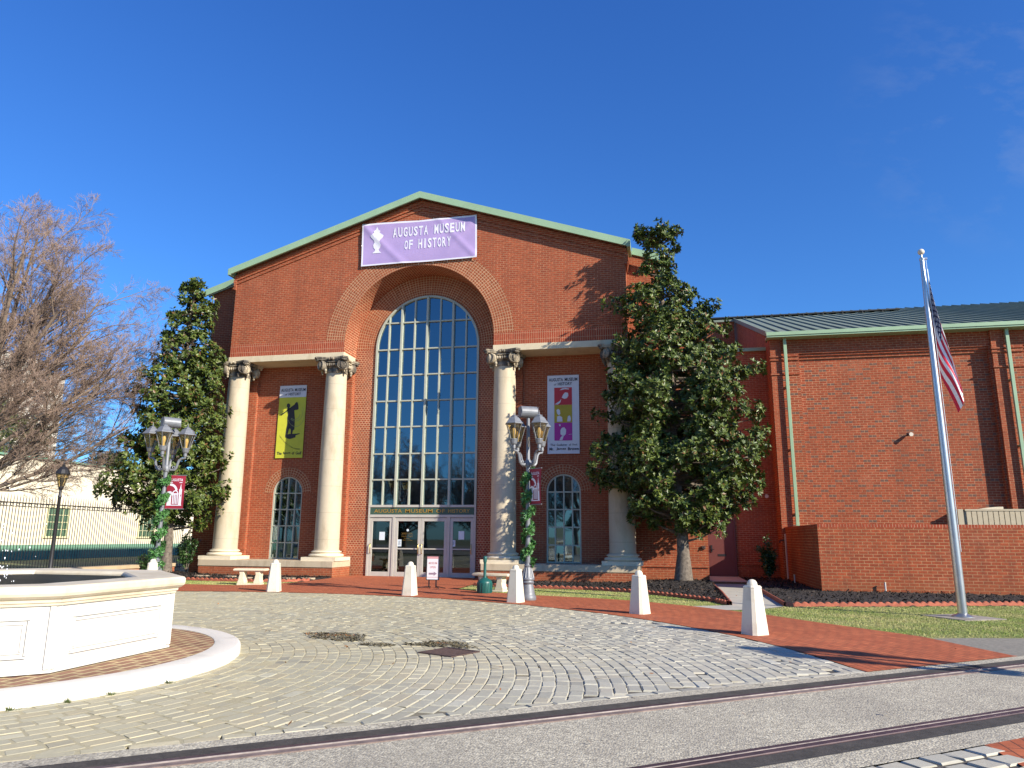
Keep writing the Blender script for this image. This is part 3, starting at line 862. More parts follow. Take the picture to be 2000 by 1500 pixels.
# leaves blown about, and the litter caught round the drain
def scatter(spots, name, mat, label, cat, seed, L0, L1):
    r = np.random.default_rng(seed); Vs = []
    for (cx, cy, rx, ry, n, z) in spots:
        a = r.uniform(0, 2 * PI, n); rad = np.sqrt(r.uniform(0, 1, n))
        C = np.c_[cx + rx * rad * np.cos(a), cy + ry * rad * np.sin(a), z + r.uniform(0, 0.018, n)]
        b = r.uniform(0, 2 * PI, n); L = r.uniform(L0, L1, n); w = L * r.uniform(0.3, 0.55, n)
        t = np.c_[np.cos(b), np.sin(b), r.normal(0, 0.3, n)] * L[:, None]; s = np.c_[-np.sin(b), np.cos(b), r.normal(0, 0.3, n)] * w[:, None]
        Vs.append(np.stack([C - t, C - s, C + t, C + s], 1).reshape(-1, 3))
    V = np.concatenate(Vs)
    return tag(np_mesh(name, V, np.arange(len(V)).reshape(-1, 4), mat), label, cat, kind='stuff')
scatter([(4.0, -14.2, .42, .34, 520, .034), (3.75, -14.05, .35, .14, 160, .034), (4.3, -14.5, .25, .16, 200, .034), (4.85, -14.83, .26, .12, 200, .034), (5.68, -14.55, .36, .26, 420, .034), (5.4, -14.7, .25, .10, 140, .034), (6.0, -14.75, .18, .10, 90, .034)], 'leaf_litter', 'dirt', 'dark damp leaf litter lying on the cobbles near the drain', 'litter', 31, .008, .035)
scatter([(3.9, -14.25, .4, .15, 40, .05), (5.68, -14.72, .10, .05, 12, .06), (4.55, -15.2, .06, .04, 4, .045), (6, -9, 9, 8, 60, .045), (9, -16.5, 5, 4, 25, .045), (11, -6.6, 7, 3, 90, .05), (6.5, -5.2, 3, 1, 40, .05), (8.8, -4.2, 1, 1, 30, .12)], 'fallen_leaf', 'dead_leaf', 'orange brown fallen leaves scattered over paving, lawn and beds', 'leaves', 32, .012, .032)
g = thing('drain_grate', 'rusty square drain grate in the cobbles beside leaf litter', 'drain', (5.93, -15.2, 0.03), math.radians(-25))
mb = MB(); h = .27
for (x0, x1, y0, y1) in ((-h, h, -h, -h + .04), (-h, h, h - .04, h), (-h, -h + .04, -h + .04, h - .04), (h - .04, h, -h + .04, h - .04)): mb.box(x0, x1, y0, y1, 0, .014)
mb.build('frame', 'grate_iron', g)
mb = MB()
for k in range(9):
    x = -h + .06 + k * .0525; mb.box(x - .016, x + .016, -h + .045, h - .045, .0, .010)
for k in range(6):
    y = -h + .09 + k * .072; mb.box(-h + .045, h - .045, y - .009, y + .009, -.004, .006)
mb.build('grating', 'grate_iron', g)
mb = MB(); mb.box(-h, h, -h, h, -.02, -.012); mb.build('sump', 'roof_dark', g)
# ------------------------------------------------------------------ the museum front
mus = thing('museum_building', 'red brick museum with a tall arched window, stone columns and green gable trim', 'museum', (0, 1, 0))
MO = (0, 1, 0)
SL = 0.3294; ZA = 14.09
ztop = lambda x: ZA - 0.04 - SL * abs(x)
RA, ZC = 2.84, 8.44
def wall_cols(mb, xs, zb, zt, y):
    for a, b in zip(xs[:-1], xs[1:]):
        q = [(a, y, zb(a)), (b, y, zb(b)), (b, y, zt(b)), (a, y, zt(a))]
        mb.add(q, [(0, 1, 2, 3)])
def lin(a, b, n): return [a + (b - a) * i / n for i in range(n + 1)]
arcx = [RA * -math.cos(PI * i / 40) for i in range(41)]
# upper gable over the columns
mb = MB()
HW = 7.52
wall_cols(mb, [-HW, -RA], lambda x: 8.08, ztop, 0.0)
wall_cols(mb, [RA, HW], lambda x: 8.08, ztop, 0.0)
wall_cols(mb, arcx, lambda x: ZC + math.sqrt(max(0, RA * RA - x * x)), ztop, 0.0)
for s in (-1, 1): mb.add([(s * HW, 0, 8.08), (s * HW, 1.0, 8.08), (s * HW, 1.0, ztop(HW)), (s * HW, 0, ztop(HW))], [(0, 1, 2, 3)])
mb.build('gable_wall', 'brick', mus, org=MO)
# soffit of the great arch
mb = MB()
pts = [(-RA, 8.08)] + [(x, ZC + math.sqrt(max(0, RA * RA - x * x))) for x in arcx] + [(RA, 8.08)]
u = 0.0
for a, b in zip(pts[:-1], pts[1:]):
    L = math.hypot(b[0] - a[0], b[1] - a[1])
    mb.add([(a[0], 0, a[1]), (b[0], 0, b[1]), (b[0], 1.125, b[1]), (a[0], 1.125, a[1])], [(0, 1, 2, 3)], [[(0.0, u), (0.0, u + L), (1.125, u + L), (1.125, u)]])
    u += L
mb.build('arch_soffit', 'brick_soffit', mus, org=MO)
def ring(mb, xc, zc, r0, r1, y, a0=0.0, a1=PI, n=48):
    for i in range(n):
        t0 = a0 + (a1 - a0) * i / n; t1 = a0 + (a1 - a0) * (i + 1) / n
        v = [(xc + r * math.cos(t), y, zc + r * math.sin(t)) for (r, t) in ((r0, t0), (r1, t0), (r1, t1), (r0, t1))]
        rm = (r0 + r1) / 2
        mb.add(v, [(0, 1, 2, 3)], [[(t0 * rm, r0), (t0 * rm, r1), (t1 * rm, r1), (t1 * rm, r0)]])
mb = MB(); ring(mb, 0, ZC, RA, RA + 0.745, -0.006, math.radians(1.5), PI - math.radians(1.5))
mb.build('arch_ring', 'brick_ring', mus, org=MO)
for s in (-1, 1):
    mb = MB()
    x0, x1 = sorted((s * RA, s * HW))
    mb.add([(x0, -.005, 8.081), (x1, -.005, 8.081), (x1, -.005, 8.56), (x0, -.005, 8.56)], [(0, 1, 2, 3)], [[(x0, 0), (x1, 0), (x1, .48), (x0, .48)]])
    mb.build('soldier_course', 'brick_soldier', mus, org=MO)
# stepped brick cornice under the rake, green fascia, roof
def rake(mb, o0, o1, y0, y1, xe):
    for s in (-1, 1):
        p = [(0, ZA - o0), (s * xe, ZA - o0 - SL * xe), (s * xe, ZA - o1 - SL * xe), (0, ZA - o1)]
        if s > 0: p = p[::-1]
        mb.prism(p, y0, y1, 'y')
mb = MB()
for (o0, o1, y0, xe) in ((.26, .38, -.085, 7.58), (.38, .47, -.045, 7.56), (.53, .62, -.04, 7.55)): rake(mb, o0, o1, y0, 0.002, xe)
for s in (-1, 1):
    for k, (z0, z1, o) in enumerate(((11.06, 11.2, .10), (10.92, 11.06, .075), (10.78, 10.92, .05))):
        x0, x1 = sorted((s * (HW - .02), s * (HW + o))); mb.box(x0, x1, -.05, 1.0, z0, z1)
mb.build('brick_cornice', 'brick', mus, org=MO)
mb = MB(); rake(mb, 0.0, 0.255, -.34, -.27, 7.70)
for s in (-1, 1):
    x0, x1 = sorted((s * 7.60, s * 7.72)); mb.box(x0, x1, -.335, .72, ZA - SL * 7.7 - .255, ZA - SL * 7.7 - .002)
mb.build('fascia', 'green_trim', mus, org=MO)
mb = MB(); rake(mb, 0.004, 0.12, -.27, 1.0, 7.62)
for s, xe in ((-1, 9.3), (1, 8.66)):
    p = [(0, ZA + .1), (s * xe, ZA + .1 - SL * xe), (s * xe, ZA - .04 - SL * xe), (0, ZA - .04)]
    mb.prism(p[::-1] if s > 0 else p, .95, 30, 'y')
mb.build('roof', 'roof_metal', mus, org=MO)
for s, xe in ((-1, 9.32), (1, 8.68)):
    mb = MB(); a = 7.74
    p = [(s * a, ZA + .1 - SL * a), (s * xe, ZA + .1 - SL * xe), (s * xe, ZA - .16 - SL * xe), (s * a, ZA - .16 - SL * a)]
    mb.prism(p[::-1] if s > 0 else p, .62, .70, 'y')
    mb.build('side_fascia', 'green_trim', mus, org=MO)
# main wall behind the columns, with its window openings
XL, XR = -9.12, 8.50
WIN = [(-5.26, 'l'), (5.16, 'r')]
mb = MB()
for (x0, x1) in ((XL, -HW), (HW, XR)):
    wall_cols(mb, [x0, x1], lambda x: -.1, ztop, 1.0)
for s, (xc, _) in zip((-1, 1), WIN):
    x0, x1 = sorted((s * RA, s * HW)); r = .60; zs, zb = 3.0, .575
    xs = [xc + r * -math.cos(PI * i / 20) for i in range(21)]
    wall_cols(mb, [x0, xc - r], lambda x: 0.0, lambda x: 8.0, 1.0)
    wall_cols(mb, [xc + r, x1], lambda x: 0.0, lambda x: 8.0, 1.0)
    wall_cols(mb, xs, lambda x: zs + math.sqrt(max(0, r * r - (x - xc) ** 2)), lambda x: 8.0, 1.0)
    P = [(xc - r, zb)] + [(x, zs + math.sqrt(max(0, r * r - (x - xc) ** 2))) for x in xs] + [(xc + r, zb)]
    for a, b in zip(P[:-1], P[1:]):
        mb.add([(a[0], 1.0, a[1]), (b[0], 1.0, b[1]), (b[0], 1.14, b[1]), (a[0], 1.14, a[1])], [(0, 1, 2, 3)])
for x in (XL, XR): mb.add([(x, 1.0, -.1), (x, 30, -.1), (x, 30, ztop(x)), (x, 1.0, ztop(x))], [(0, 1, 2, 3)])
mb.add([(XL, 30, -.1), (XR, 30, -.1), (XR, 30, ztop(XR)), (0, 30, ztop(0)), (XL, 30, ztop(XL))], [(0, 1, 2, 3, 4)])
# low string course on the side bays
for (x0, x1) in ((XL + .003, -HW - .2), (HW + .2, XR - .003)): mb.box(x0, x1, .965, 1.0, .50, .575)
mb.build('main_wall', 'brick', mus, org=MO)
for s in (-1, 1):
    for (a, b) in ((RA, 3.72), (6.78, HW - .003)):
        x0, x1 = sorted((s * a, s * b))
        mb = MB(); mb.box(x0, x1, .86, 1.118, .575, 7.848)
        mb.box(x0 - .02, x1 + .02, .838, 1.0, 7.1, 7.17); mb.box(x0 - .02, x1 + .02, .838, 1.0, .90, .97)
        mb.build('pilaster', 'brick', mus, org=MO)
# entrance wall round the tall window
mb = MB()
RW = 2.03
for s in (-1, 1):
    x0, x1 = sorted((s * RW, s * RA))
    wall_cols(mb, [x0, x1], lambda x: -.02, lambda x: 8.43, 1.12)
    mb.add([(s * RW, 1.12, 0), (s * RW, 1.22, 0), (s * RW, 1.22, 8.43), (s * RW, 1.12, 8.43)], [(0, 1, 2, 3)])
mb.build('entrance_wall', 'brick_flemish', mus, org=MO)
mb = MB(); ring(mb, 0, 8.43, RW, RA + .03, 1.12)
mb.build('inner_arch_ring', 'brick_ring', mus, org=MO)

def arched_frame(name, parent, xc, r, zb, zs, ncol, zlist, y0, y1, yg, major, fw, mw, mat, glass, n=32):
    """frame bars and one sheet of panes for an arched window"""
    mb = MB()
    top = lambda x: zs + math.sqrt(max(0.0, r * r - (x - xc) ** 2))
    for i in range(n):
        t0, t1 = PI * i / n, PI * (i + 1) / n
        P = [(rr * math.cos(t), rr * math.sin(t)) for rr, t in ((r, t0), (r, t1), (r - fw, t1), (r - fw, t0))]
        mb.prism([(xc + p[0], zs + p[1]) for p in P], y0, y1, 'y')
    mb.box(xc - r, xc - r + fw, y0, y1, zb, zs); mb.box(xc + r - fw, xc + r, y0, y1, zb, zs)
    xs = [xc - r + 2 * r * k / ncol for k in range(ncol + 1)]
    for k in range(1, ncol):
        big = k in major
        w = mw * (1.45 if big else 1.0) / 2
        zt = min(top(xs[k] - w), top(xs[k] + w)) - fw * .5
        mb.box(xs[k] - w, xs[k] + w, y0 - (.045 if big else 0.0) + .004, y1 - .01, zb, zt)
    for z in zlist:
        h = math.sqrt(max(0.0, r * r - max(0, z - zs) ** 2)) - fw * .5
        mb.box(xc - h, xc + h, y0 + .010, y1 - .014, z - mw / 2, z + mw / 2)
    fo = mb.build('window_frame', mat, parent, org=MO)
    g = MB(); rr = random.Random(name + str(xc))
    zz = [zb] + [z for z in zlist if z > zb + .1] + [zs + r]
    for k in range(ncol):
        for z0, z1 in zip(zz[:-1], zz[1:]):
            a, b = xs[k], xs[k + 1]
            ta, tb = top(a), top(b)
            if max(ta, tb, top((a + b) / 2)) <= z0 + .02: continue
            m_ = lin(a, b, 6)
            pol = [(a, z0), (b, z0)] + [(x, max(z0 + .001, min(z1, top(x)))) for x in reversed(m_)]
            tx, tz = rr.gauss(0, .005), rr.gauss(0, .005)
            cx, cz = (a + b) / 2, (z0 + z1) / 2
            g.add([(p[0], yg + (p[0] - cx) * tx + (p[1] - cz) * tz, p[1]) for p in pol], [tuple(range(len(pol)))])
    g.build('glass', glass, parent, org=MO)
    return fo
# great window
gw = thing('great_window', None, None); gw.parent = mus; gw.location = (0, 0, 0)
ZL = [2.51, 3.46, 4.41, 5.41, 6.39, 7.38, 8.38, 9.43]
bw_ = MB(); bw_.box(-2.6, 2.6, 2.6, 2.7, 2.3, 10.9); bw_.box(-2.6, -2.55, 1.25, 2.6, 2.3, 10.9); bw_.box(2.55, 2.6, 1.25, 2.6, 2.3, 10.9)
for z in (5.38, 8.36): bw_.box(-2.5, 2.5, 1.9, 2.6, z - .12, z + .12)
bw_.build('interior', 'interior', gw, org=MO)
arched_frame('great', gw, 0, RW, 2.46, 8.43, 8, ZL, 1.06, 1.17, 1.145, (2, 4, 6), .078, .050, 'window_frame', 'window_glass', 48)
# name board, posts and doors
mb = MB(); mb.box(-1.96, 1.96, 1.075, 1.13, 2.205, 2.455)
nb = mb.build('name_board', 'name_board', mus, org=MO)
mb = MB()
x = -1.79
for wd, x0, x1 in (('AUGUSTA', -1.80, -.74), ('MUSEUM', -.61, .42), ('OF', .55, .88), ('HISTORY', 1.0, 1.80)):
    put_text(mb, wd, x0, x1, 2.265, 2.395, lambda a, b: (a, 1.066, b), .004, 1.0)
mb.build('lettering', 'gold', nb, org=MO)
mb = MB()
mb.box(-RW, RW, 1.05, 1.16, 2.10, 2.20); mb.box(-RW, RW, 1.05, 1.16, 2.46, 2.545)
for (a, b) in ((-RW, -1.95), (-1.08, -.98), (.98, 1.08), (1.95, RW)): mb.box(a, b, 1.055, 1.155, 0.0, 2.10)
for (a, b) in ((-RW, -1.965), (1.965, RW)): mb.box(a, b, 1.055, 1.155, 2.20, 2.46)
mb.build('door_frame', 'door_frame', mus, org=MO, bevel=.006)
mb = MB(); mb.box(-2.3, 2.3, 3.2, 3.3, 0, 2.3); mb.box(-2.3, 2.3, 1.3, 3.2, -.02, 0.02); mb.box(-2.3, -2.2, 1.25, 3.2, 0, 2.3); mb.box(2.2, 2.3, 1.25, 3.2, 0, 2.3)
mb.build('lobby', 'interior_dark', mus, org=MO)
for (a, b, hs) in ((-1.945, -1.085, -1), (-.975, -.004, 1), (.004, .975, -1), (1.085, 1.945, 1)):
    mb = MB(); y0, y1 = 1.078, 1.125; st = .105
    mb.box(a, a + st, y0, y1, .02, 2.085); mb.box(b - st, b, y0, y1, .02, 2.085)
    mb.box(a + st, b - st, y0 + .002, y1, 1.965, 2.085); mb.box(a + st, b - st, y0 + .002, y1, .02, .19)
    mb.box(a + st, b - st, y0 + .004, y1 - .01, .975, 1.02)
    d = mb.build('door', 'door_frame', mus, org=MO, bevel=.004)
    mb = MB(); mb.add([(a + st, 1.11, .19), (b - st, 1.11, .19), (b - st, 1.11, 1.965), (a + st, 1.11, 1.965)], [(0, 1, 2, 3)])
    mb.build('glass', 'door_glass', d, org=MO)
    hx = a + .06 if hs < 0 else b - .06
    mb = MB(); mb.tube([(hx, 1.075, .84), (hx, 1.02, .84), (hx, 1.0, .87), (hx, 1.0, 1.13), (hx, 1.02, 1.16), (hx, 1.075, 1.16)], .014, 8)
    mb.build('handle', 'brass', d, smooth=True, org=MO)
# the two side windows
for xc, sd in WIN:
    w = thing('side_window', None, None); w.parent = mus; w.location = (0, 0, 0)
    mb = MB(); mb.box(xc - .8, xc + .8, 1.62, 1.68, .4, 3.8); mb.box(xc - .8, xc - .75, 1.15, 1.62, .4, 3.8); mb.box(xc + .75, xc + .8, 1.15, 1.62, .4, 3.8)
    mb.build('interior', 'interior' if sd == 'l' else 'interior_dark', w, org=MO)
    arched_frame('side', w, xc, .60, .575, 3.0, 4, [.605, 1.17, 1.78, 2.38, 2.98], 1.03, 1.12, 1.10, (), .05, .043, 'window_frame', 'window_glass', 20)
    if sd == 'l':
        mb = MB()
        for k in range(28): mb.box(xc - .57, xc + .57, 1.30, 1.35, .62 + k * .066, .655 + k * .066)
        mb.build('blind', 'blind', w, org=MO)
    mb = MB(); ring(mb, xc, 3.0, .602, .935, .994, 0, PI, 24)
    mb.build('brick_arch', 'brick_ring', w, org=MO)
# lintels, plinths, columns
for s in (-1, 1):
    x0, x1 = sorted((s * (RA - .02), s * (HW + .03)))
    mb = MB(); mb.box(x0, x1, -.03, .999, 7.85, 8.079)
    mb.build('stone_lintel', 'lintel_stone', mus, org=MO, bevel=.01)
    x0, x1 = sorted((s * 2.62, s * 7.74))
    mb = MB(); mb.box(x0 - .02, x1 + .02, -.45, .999, .36, .574)
    pl = mb.build('plinth', 'plinth_stone', mus, org=MO, bevel=.012)
    mb = MB(); mb.box(x0, x1, -.425, .998, -.05, .36)
    mb.build('brick_base', 'brick', pl, org=MO)

def capital_mb():
    """angular Ionic capital about the column axis, bottom at z=0, top at 0.545"""
    mb = MB()
    mb.lathe([(.385, -.02), (.40, .02), (.40, .06), (.385, .08), (.385, .16), (.44, .22), (.47, .27), (.40, .33), (.40, .42)], 24)
    # abacus with hollow sides
    pl = []
    for k in range(4):
        a = PI / 4 + k * PI / 2
        for t in (-.09, .09):
            pl.append((.80 * math.cos(a) - math.sin(a) * t, .80 * math.sin(a) + math.cos(a) * t))
        b = a + PI / 4
        for t in (-.18, 0.0, .18):
            rr = .475 + .9 * t * t
            pl.append((rr * math.cos(b) + math.sin(b) * -t, rr * math.sin(b) + math.cos(b) * t))
    mb.prism(pl, .43, .48, 'z')
    mb.prism([(p[0] * 1.05, p[1] * 1.05) for p in pl], .48, .545, 'z')
    for k in range(4):
        fa = k * PI / 2
        fx, fy = math.cos(fa), math.sin(fa); sx, sy = -fy, fx
        for sd in (-1, 1):
            cx, cy, cz = fx * .46 + sx * sd * .40, fy * .46 + sy * sd * .40, .25
            ax = (fx + sx * sd * .55, fy + sy * sd * .55); l = math.hypot(*ax); ax = (ax[0] / l, ax[1] / l)
            tx = (-ax[1], ax[0])
            def xf(p): return (ax[0] * p[2] + tx[0] * p[0], ax[1] * p[2] + tx[1] * p[0], p[1])
            prof = [(.185, -.16), (.185, .055), (.165, .075), (.145, .05), (.125, .05), (.115, .075), (.095, .08), (.08, .05), (.065, .05), (.055, .085), (.03, .10), (.001, .105)]
            mb.lathe(prof, 18, (cx, cy, cz), xf, cap=False)
            # scroll leaf over the volute and drop below
            mb.ball((fx * .56 + sx * sd * .52, fy * .56 + sy * sd * .52, .44), .06, 8, 5)
            mb.ball((fx * .47 + sx * sd * .22, fy * .47 + sy * sd * .22, .06), .055, 8, 5, 1.2)
            mb.ball((fx * .46 + sx * sd * .22, fy * .46 + sy * sd * .22, -.02), .04, 8, 5, 1.2)
        for j in range(-2, 3):
            mb.ball((fx * .455 + sx * j * .085, fy * .455 + sy * j * .085, .27), .045, 8, 6, 1.4)
        for j in (-1, 0, 1): mb.ball((fx * .52 + sx * j * .07, fy * .52 + sy * j * .07, .485 + .02 * (j == 0)), .055, 8, 5)
        mb.tube([(fx * .45 + sx * -.30, fy * .45 + sy * -.30, .40), (fx * .47, fy * .47, .375), (fx * .45 + sx * .30, fy * .45 + sy * .30, .40)], .035, 6)
    return mb
YC = .256
col_parts = None
for i, xc in enumerate((-7.19, -3.2, 3.2, 7.19)):
    if col_parts is None:
        mb = MB()
        prof = [(.435 - .058 * (k / 16) ** 1.7, .92 + 6.39 * k / 16) for k in range(17)]
        prof = [(.475, .905), (.465, .93)] + [(r, max(z, .945)) for r, z in prof]
        mb.lathe(prof, 32, (0, 0, 0))
        sh = mb.build('column', 'limestone', mus, smooth=True)
        mb = MB(); mb.box(-.64, .64, -.62, .62, .5745, .70)
        mb.lathe([(.56, .70), (.595, .72), (.61, .755), (.595, .79), (.56, .81), (.50, .815), (.485, .83), (.49, .85), (.52, .855), (.535, .875), (.52, .90), (.475, .905)], 32)
        ba = mb.build('base', 'cast_stone', sh, smooth=True)
        cm = capital_mb(); cm.v = [(p[0], p[1], p[2] + 7.305) for p in cm.v]
        ca = cm.build('capital', 'capital_stone', sh, smooth=True)
        col_parts = (sh, ba, ca)
        sh.location = (xc, YC - 1, 0)
    else:
        sh = col_parts[0].copy(); COL.objects.link(sh); sh.location = (xc, YC - 1, 0)
        for q in col_parts[1:]:
            c = q.copy(); COL.objects.link(c); c.parent = sh

# notices taped to the doors
for (x, z, w, h, lab) in ((-1.47, 1.44, .21, .29, 'pale paper notice taped to the leftmost glass door'), (-.80, 1.20, .15, .24, 'small paper notice low on the door with the opening hours'),
                          (1.50, 1.48, .21, .29, 'pale paper notice high on the rightmost glass door'), (1.22, 1.20, .13, .22, 'small paper notice low on the rightmost glass door')):
    t = thing('paper_notice', lab, 'notice', (x, 1.1, z), group='paper notices on the glass doors')
    mb = MB(); mb.box(-w / 2, w / 2, -.004, 0, -h / 2, h / 2); mb.build('sheet', 'paper', t)
    mb = MB()
    for k in range(4): mb.box(-w * .3, w * (.3 - .1 * (k % 2)), -.006, -.0045, h * (.25 - .15 * k) - .008, h * (.25 - .15 * k) + .004)
    mb.build('print', 'letter_white' if w > .18 else 'ink', t)
t = thing('hours_lettering', 'small gold opening hours lettering on the second glass door', 'lettering', (-.52, 1.1, 1.45))
mb = MB()
for k, (s_, w) in enumerate((('MUSEUM HOURS', .40), ('Thursday - Saturday', .44), ('10:00am - 5:00pm', .42), ('Sunday', .2), ('1:00pm - 5:00pm', .4))):
    put_text(mb, s_, -w / 2, w / 2, .08 - k * .062, .106 - k * .062, lambda a, b: (a, -.002, b), -.004)
mb.build('letters', 'gold', t)
mb = MB(); mb.lathe([(.045, 0), (.045, .004)], 14, (0.02, -.001, .2), lambda p: (p[0], -p[2], p[1])); mb.build('emblem', 'paper', t)
# ------------------------------------------------------------------ the long wing on the right and the link
wing = thing('museum_wing', 'long lower brick wing with dark diamond brickwork and green metal roof', 'building', (13, 3.5, 0))
WO = (13, 3.5, 0)
WX0, WX1 = 12.6, 46.0
SW = 0.35; EZ = 8.93; EY = 3.2
zr = lambda y: EZ + SW * (y - EY)
RY = 17.0
mb = MB()
bays = [(13.62, 19.95), (21.05, 27.4), (28.5, 34.8)]
edge = WX0
for (a, b) in bays + [(WX1, WX1)]:
    mb.box(edge, a, 3.5, 4.2, -.1, 8.78)
    if a < WX1: mb.add([(a, 3.68, -.1), (b, 3.68, -.1), (b, 3.68, 7.97), (a, 3.68, 7.97)], [(0, 1, 2, 3)])
    if a < WX1: mb.box(a, b, 3.5, 4.2, 8.17, 8.78)
    edge = b
# gable end seen over the link, and the far end
mb.add([(WX0, 4.2, -.1), (WX0, RY * 2 - EY, -.1), (WX0, RY * 2 - EY, EZ - .2), (WX0, RY, zr(RY) - .2), (WX0, 4.2, zr(4.2) - .2)], [(0, 1, 2, 3, 4)])
mb.build('wall', 'brick_wing', wing, org=WO)
mb = MB()
for (a, b) in bays:
    mb.box(a, b, 3.56, 4.1, 8.08, 8.168); mb.box(a, b, 3.62, 4.1, 7.972, 8.076)
    for (x0, x1) in ((a - 1.02, a + .001), ):
        if x0 < WX0: x0 = WX0 - .03
        for z, o in ((8.07, .035), (7.93, .045), (7.38, .035)): mb.box(x0, x1, 3.5 - o, 3.5, z, z + .045)
mb.build('brick_corbel', 'brick', wing, org=WO)
for a in (12.6, 20.0, 27.5):
    mb = MB(); mb.box(a + .015, a + .40, 3.38, 3.499, -.1, 8.72)
    for z, o in ((8.03, .04), (7.90, .04), (7.36, .04)): mb.box(a - .02, a + .44, 3.38 - o, 3.38, z, z + .05)
    mb.build('pilaster', 'brick', wing, org=WO)
mb = MB()
xa = WX0 - .12
for (y0, y1, x0) in ((EY - .05, RY, xa),):
    v = [(x0, y0, zr(y0)), (WX1, y0, zr(y0)), (WX1, y1, zr(y1)), (x0, y1, zr(y1))]
    v += [(p[0], p[1], p[2] - .12) for p in v]
    mb.add(v, [(0, 1, 2, 3), (7, 6, 5, 4), (0, 4, 5, 1), (1, 5, 6, 2), (3, 7, 4, 0)])
v = [(xa, RY, zr(RY)), (WX1, RY, zr(RY)), (WX1, RY * 2 - EY, EZ), (xa, RY * 2 - EY, EZ)]
mb.add(v, [(0, 1, 2, 3)])
ny = Vector((0, -SW, 1)).normalized()
k = 0
x = xa + .02
while x < WX1:
    for (y0, y1) in ((EY - .05, RY),):
        v = [(x - .018, y0, zr(y0)), (x + .018, y0, zr(y0)), (x + .018, y1, zr(y1)), (x - .018, y1, zr(y1))]
        v2 = [(p[0], p[1] + ny.y * .05, p[2] + ny.z * .05) for p in v]
        mb.add(v + v2, [(4, 5, 6, 7), (0, 1, 5, 4), (1, 2, 6, 5), (3, 0, 4, 7)])
    x += .46
mb.build('metal_roof', 'roof_metal', wing, org=WO)
mb = MB()
v = [(xa - .02, EY - .07, zr(EY) - .13), (xa - .02, RY, zr(RY) - .13), (xa - .02, RY, zr(RY) + .06), (xa - .02, EY - .07, zr(EY) + .06)]
mb.add(v + [(p[0] + .045, p[1], p[2]) for p in v], [(0, 1, 2, 3), (7, 6, 5, 4), (0, 4, 5, 1), (2, 6, 7, 3), (0, 3, 7, 4)])
mb.build('rake_trim', 'roof_metal', wing, org=WO)
mb = MB(); mb.box(xa - .01, WX1, EY - .21, EY - .055, EZ - .15, EZ - .02); mb.box(xa, WX1, EY - .18, 3.5, EZ - .21, EZ - .152)
mb.build('gutter', 'green_trim', wing, org=WO)
mb = MB()
for k in range(12):
    x = 9.2 + k * .95; y = 14.2
    mb.box(x, x + .93, y, y + .9, zr(y) + .10, zr(y) + .16)
    mb.box(x + .1, x + .14, y, y + .04, zr(y) - .05, zr(y) + .10)
mb.build('roof_walkway', 'roof_dark', wing, org=WO)
for x in (13.13, 20.50, 28.0):
    mb = MB()
    mb.box(x - .055, x + .055, 3.24, 3.33, .12 if x > 14 else 1.9, EZ - .1)
    for z in (2.3, 4.6, 6.9): mb.box(x - .07, x + .07, 3.33, 3.50, z, z + .04)
    mb.build('downspout', 'green_trim', wing, org=WO, bevel=.008)

link = thing('link_building', 'shaded brick link with a dark red door, between the museum and its wing', 'building', (11.2, 4.4, 0))
LO = (11.2, 4.4, 0)
mb = MB(); mb.box(9.93, 12.598, 4.4, 14.0, -.1, 8.55); mb.box(8.503, 9.929, 1.0, 14.0, -.1, 8.55); mb.box(8.503, 9.93, .965, 1.0, .50, .575)
mb.box(9.932, 12.598, 4.365, 4.4, .50, .56)
mb.build('wall', 'brick', link, org=LO)
mb = MB(); mb.box(8.503, 9.99, .93, 4.29, 8.55, 8.68); mb.box(8.503, 12.597, 4.30, 14.1, 8.55, 8.68); mb.build('roof_edge', 'green_trim', link, org=LO)
mb = MB(); mb.box(9.2, 12.47, 14.1, 14.3, 8.0, zr(14.1) - .05); mb.build('upper_wall', 'brick', link, org=LO)
v = [(8.9, 14.0, zr(14.0)), (12.46, 14.0, zr(14.0)), (12.46, RY, zr(RY)), (8.9, RY, zr(RY))]
mb = MB(); mb.add(v + [(p[0], p[1], p[2] - .1) for p in v], [(0, 1, 2, 3), (7, 6, 5, 4), (0, 4, 5, 1), (3, 7, 4, 0)])
mb.build('upper_roof', 'roof_metal', link, org=LO)
mb = MB(); mb.box(10.14, 11.04, 4.35, 4.395, .10, 2.12)
dr_ = mb.build('door', 'red_door', link, org=LO, bevel=.005)
mb = MB(); mb.box(10.08, 10.14, 4.33, 4.398, .10, 2.19); mb.box(11.04, 11.10, 4.33, 4.398, .10, 2.19); mb.box(10.14, 11.04, 4.33, 4.398, 2.12, 2.19)
mb.build('door_frame', 'red_door', link, org=LO)
mb = MB(); mb.box(10.19, 10.25, 4.31, 4.35, .95, 1.2); mb.tube([(10.22, 4.31, 1.05), (10.22, 4.27, 1.05), (10.32, 4.27, 1.05)], .012, 8)
mb.build('handle', 'black_iron', dr_, org=LO)
mb = MB(); mb.box(10.44, 10.74, 4.342, 4.35, .80, .88); mb.build('door_plate', 'black_iron', dr_, org=LO)
mb = MB(); mb.box(9.935, 11.13, .62, 4.395, 0.02, .085); o = mb.build('landing', 'concrete', link, org=LO)
mb = MB(); mb.box(9.935, 11.15, .56, .619, 0.0, .095); mb.build('step_edge', 'brick_low', link, org=LO)

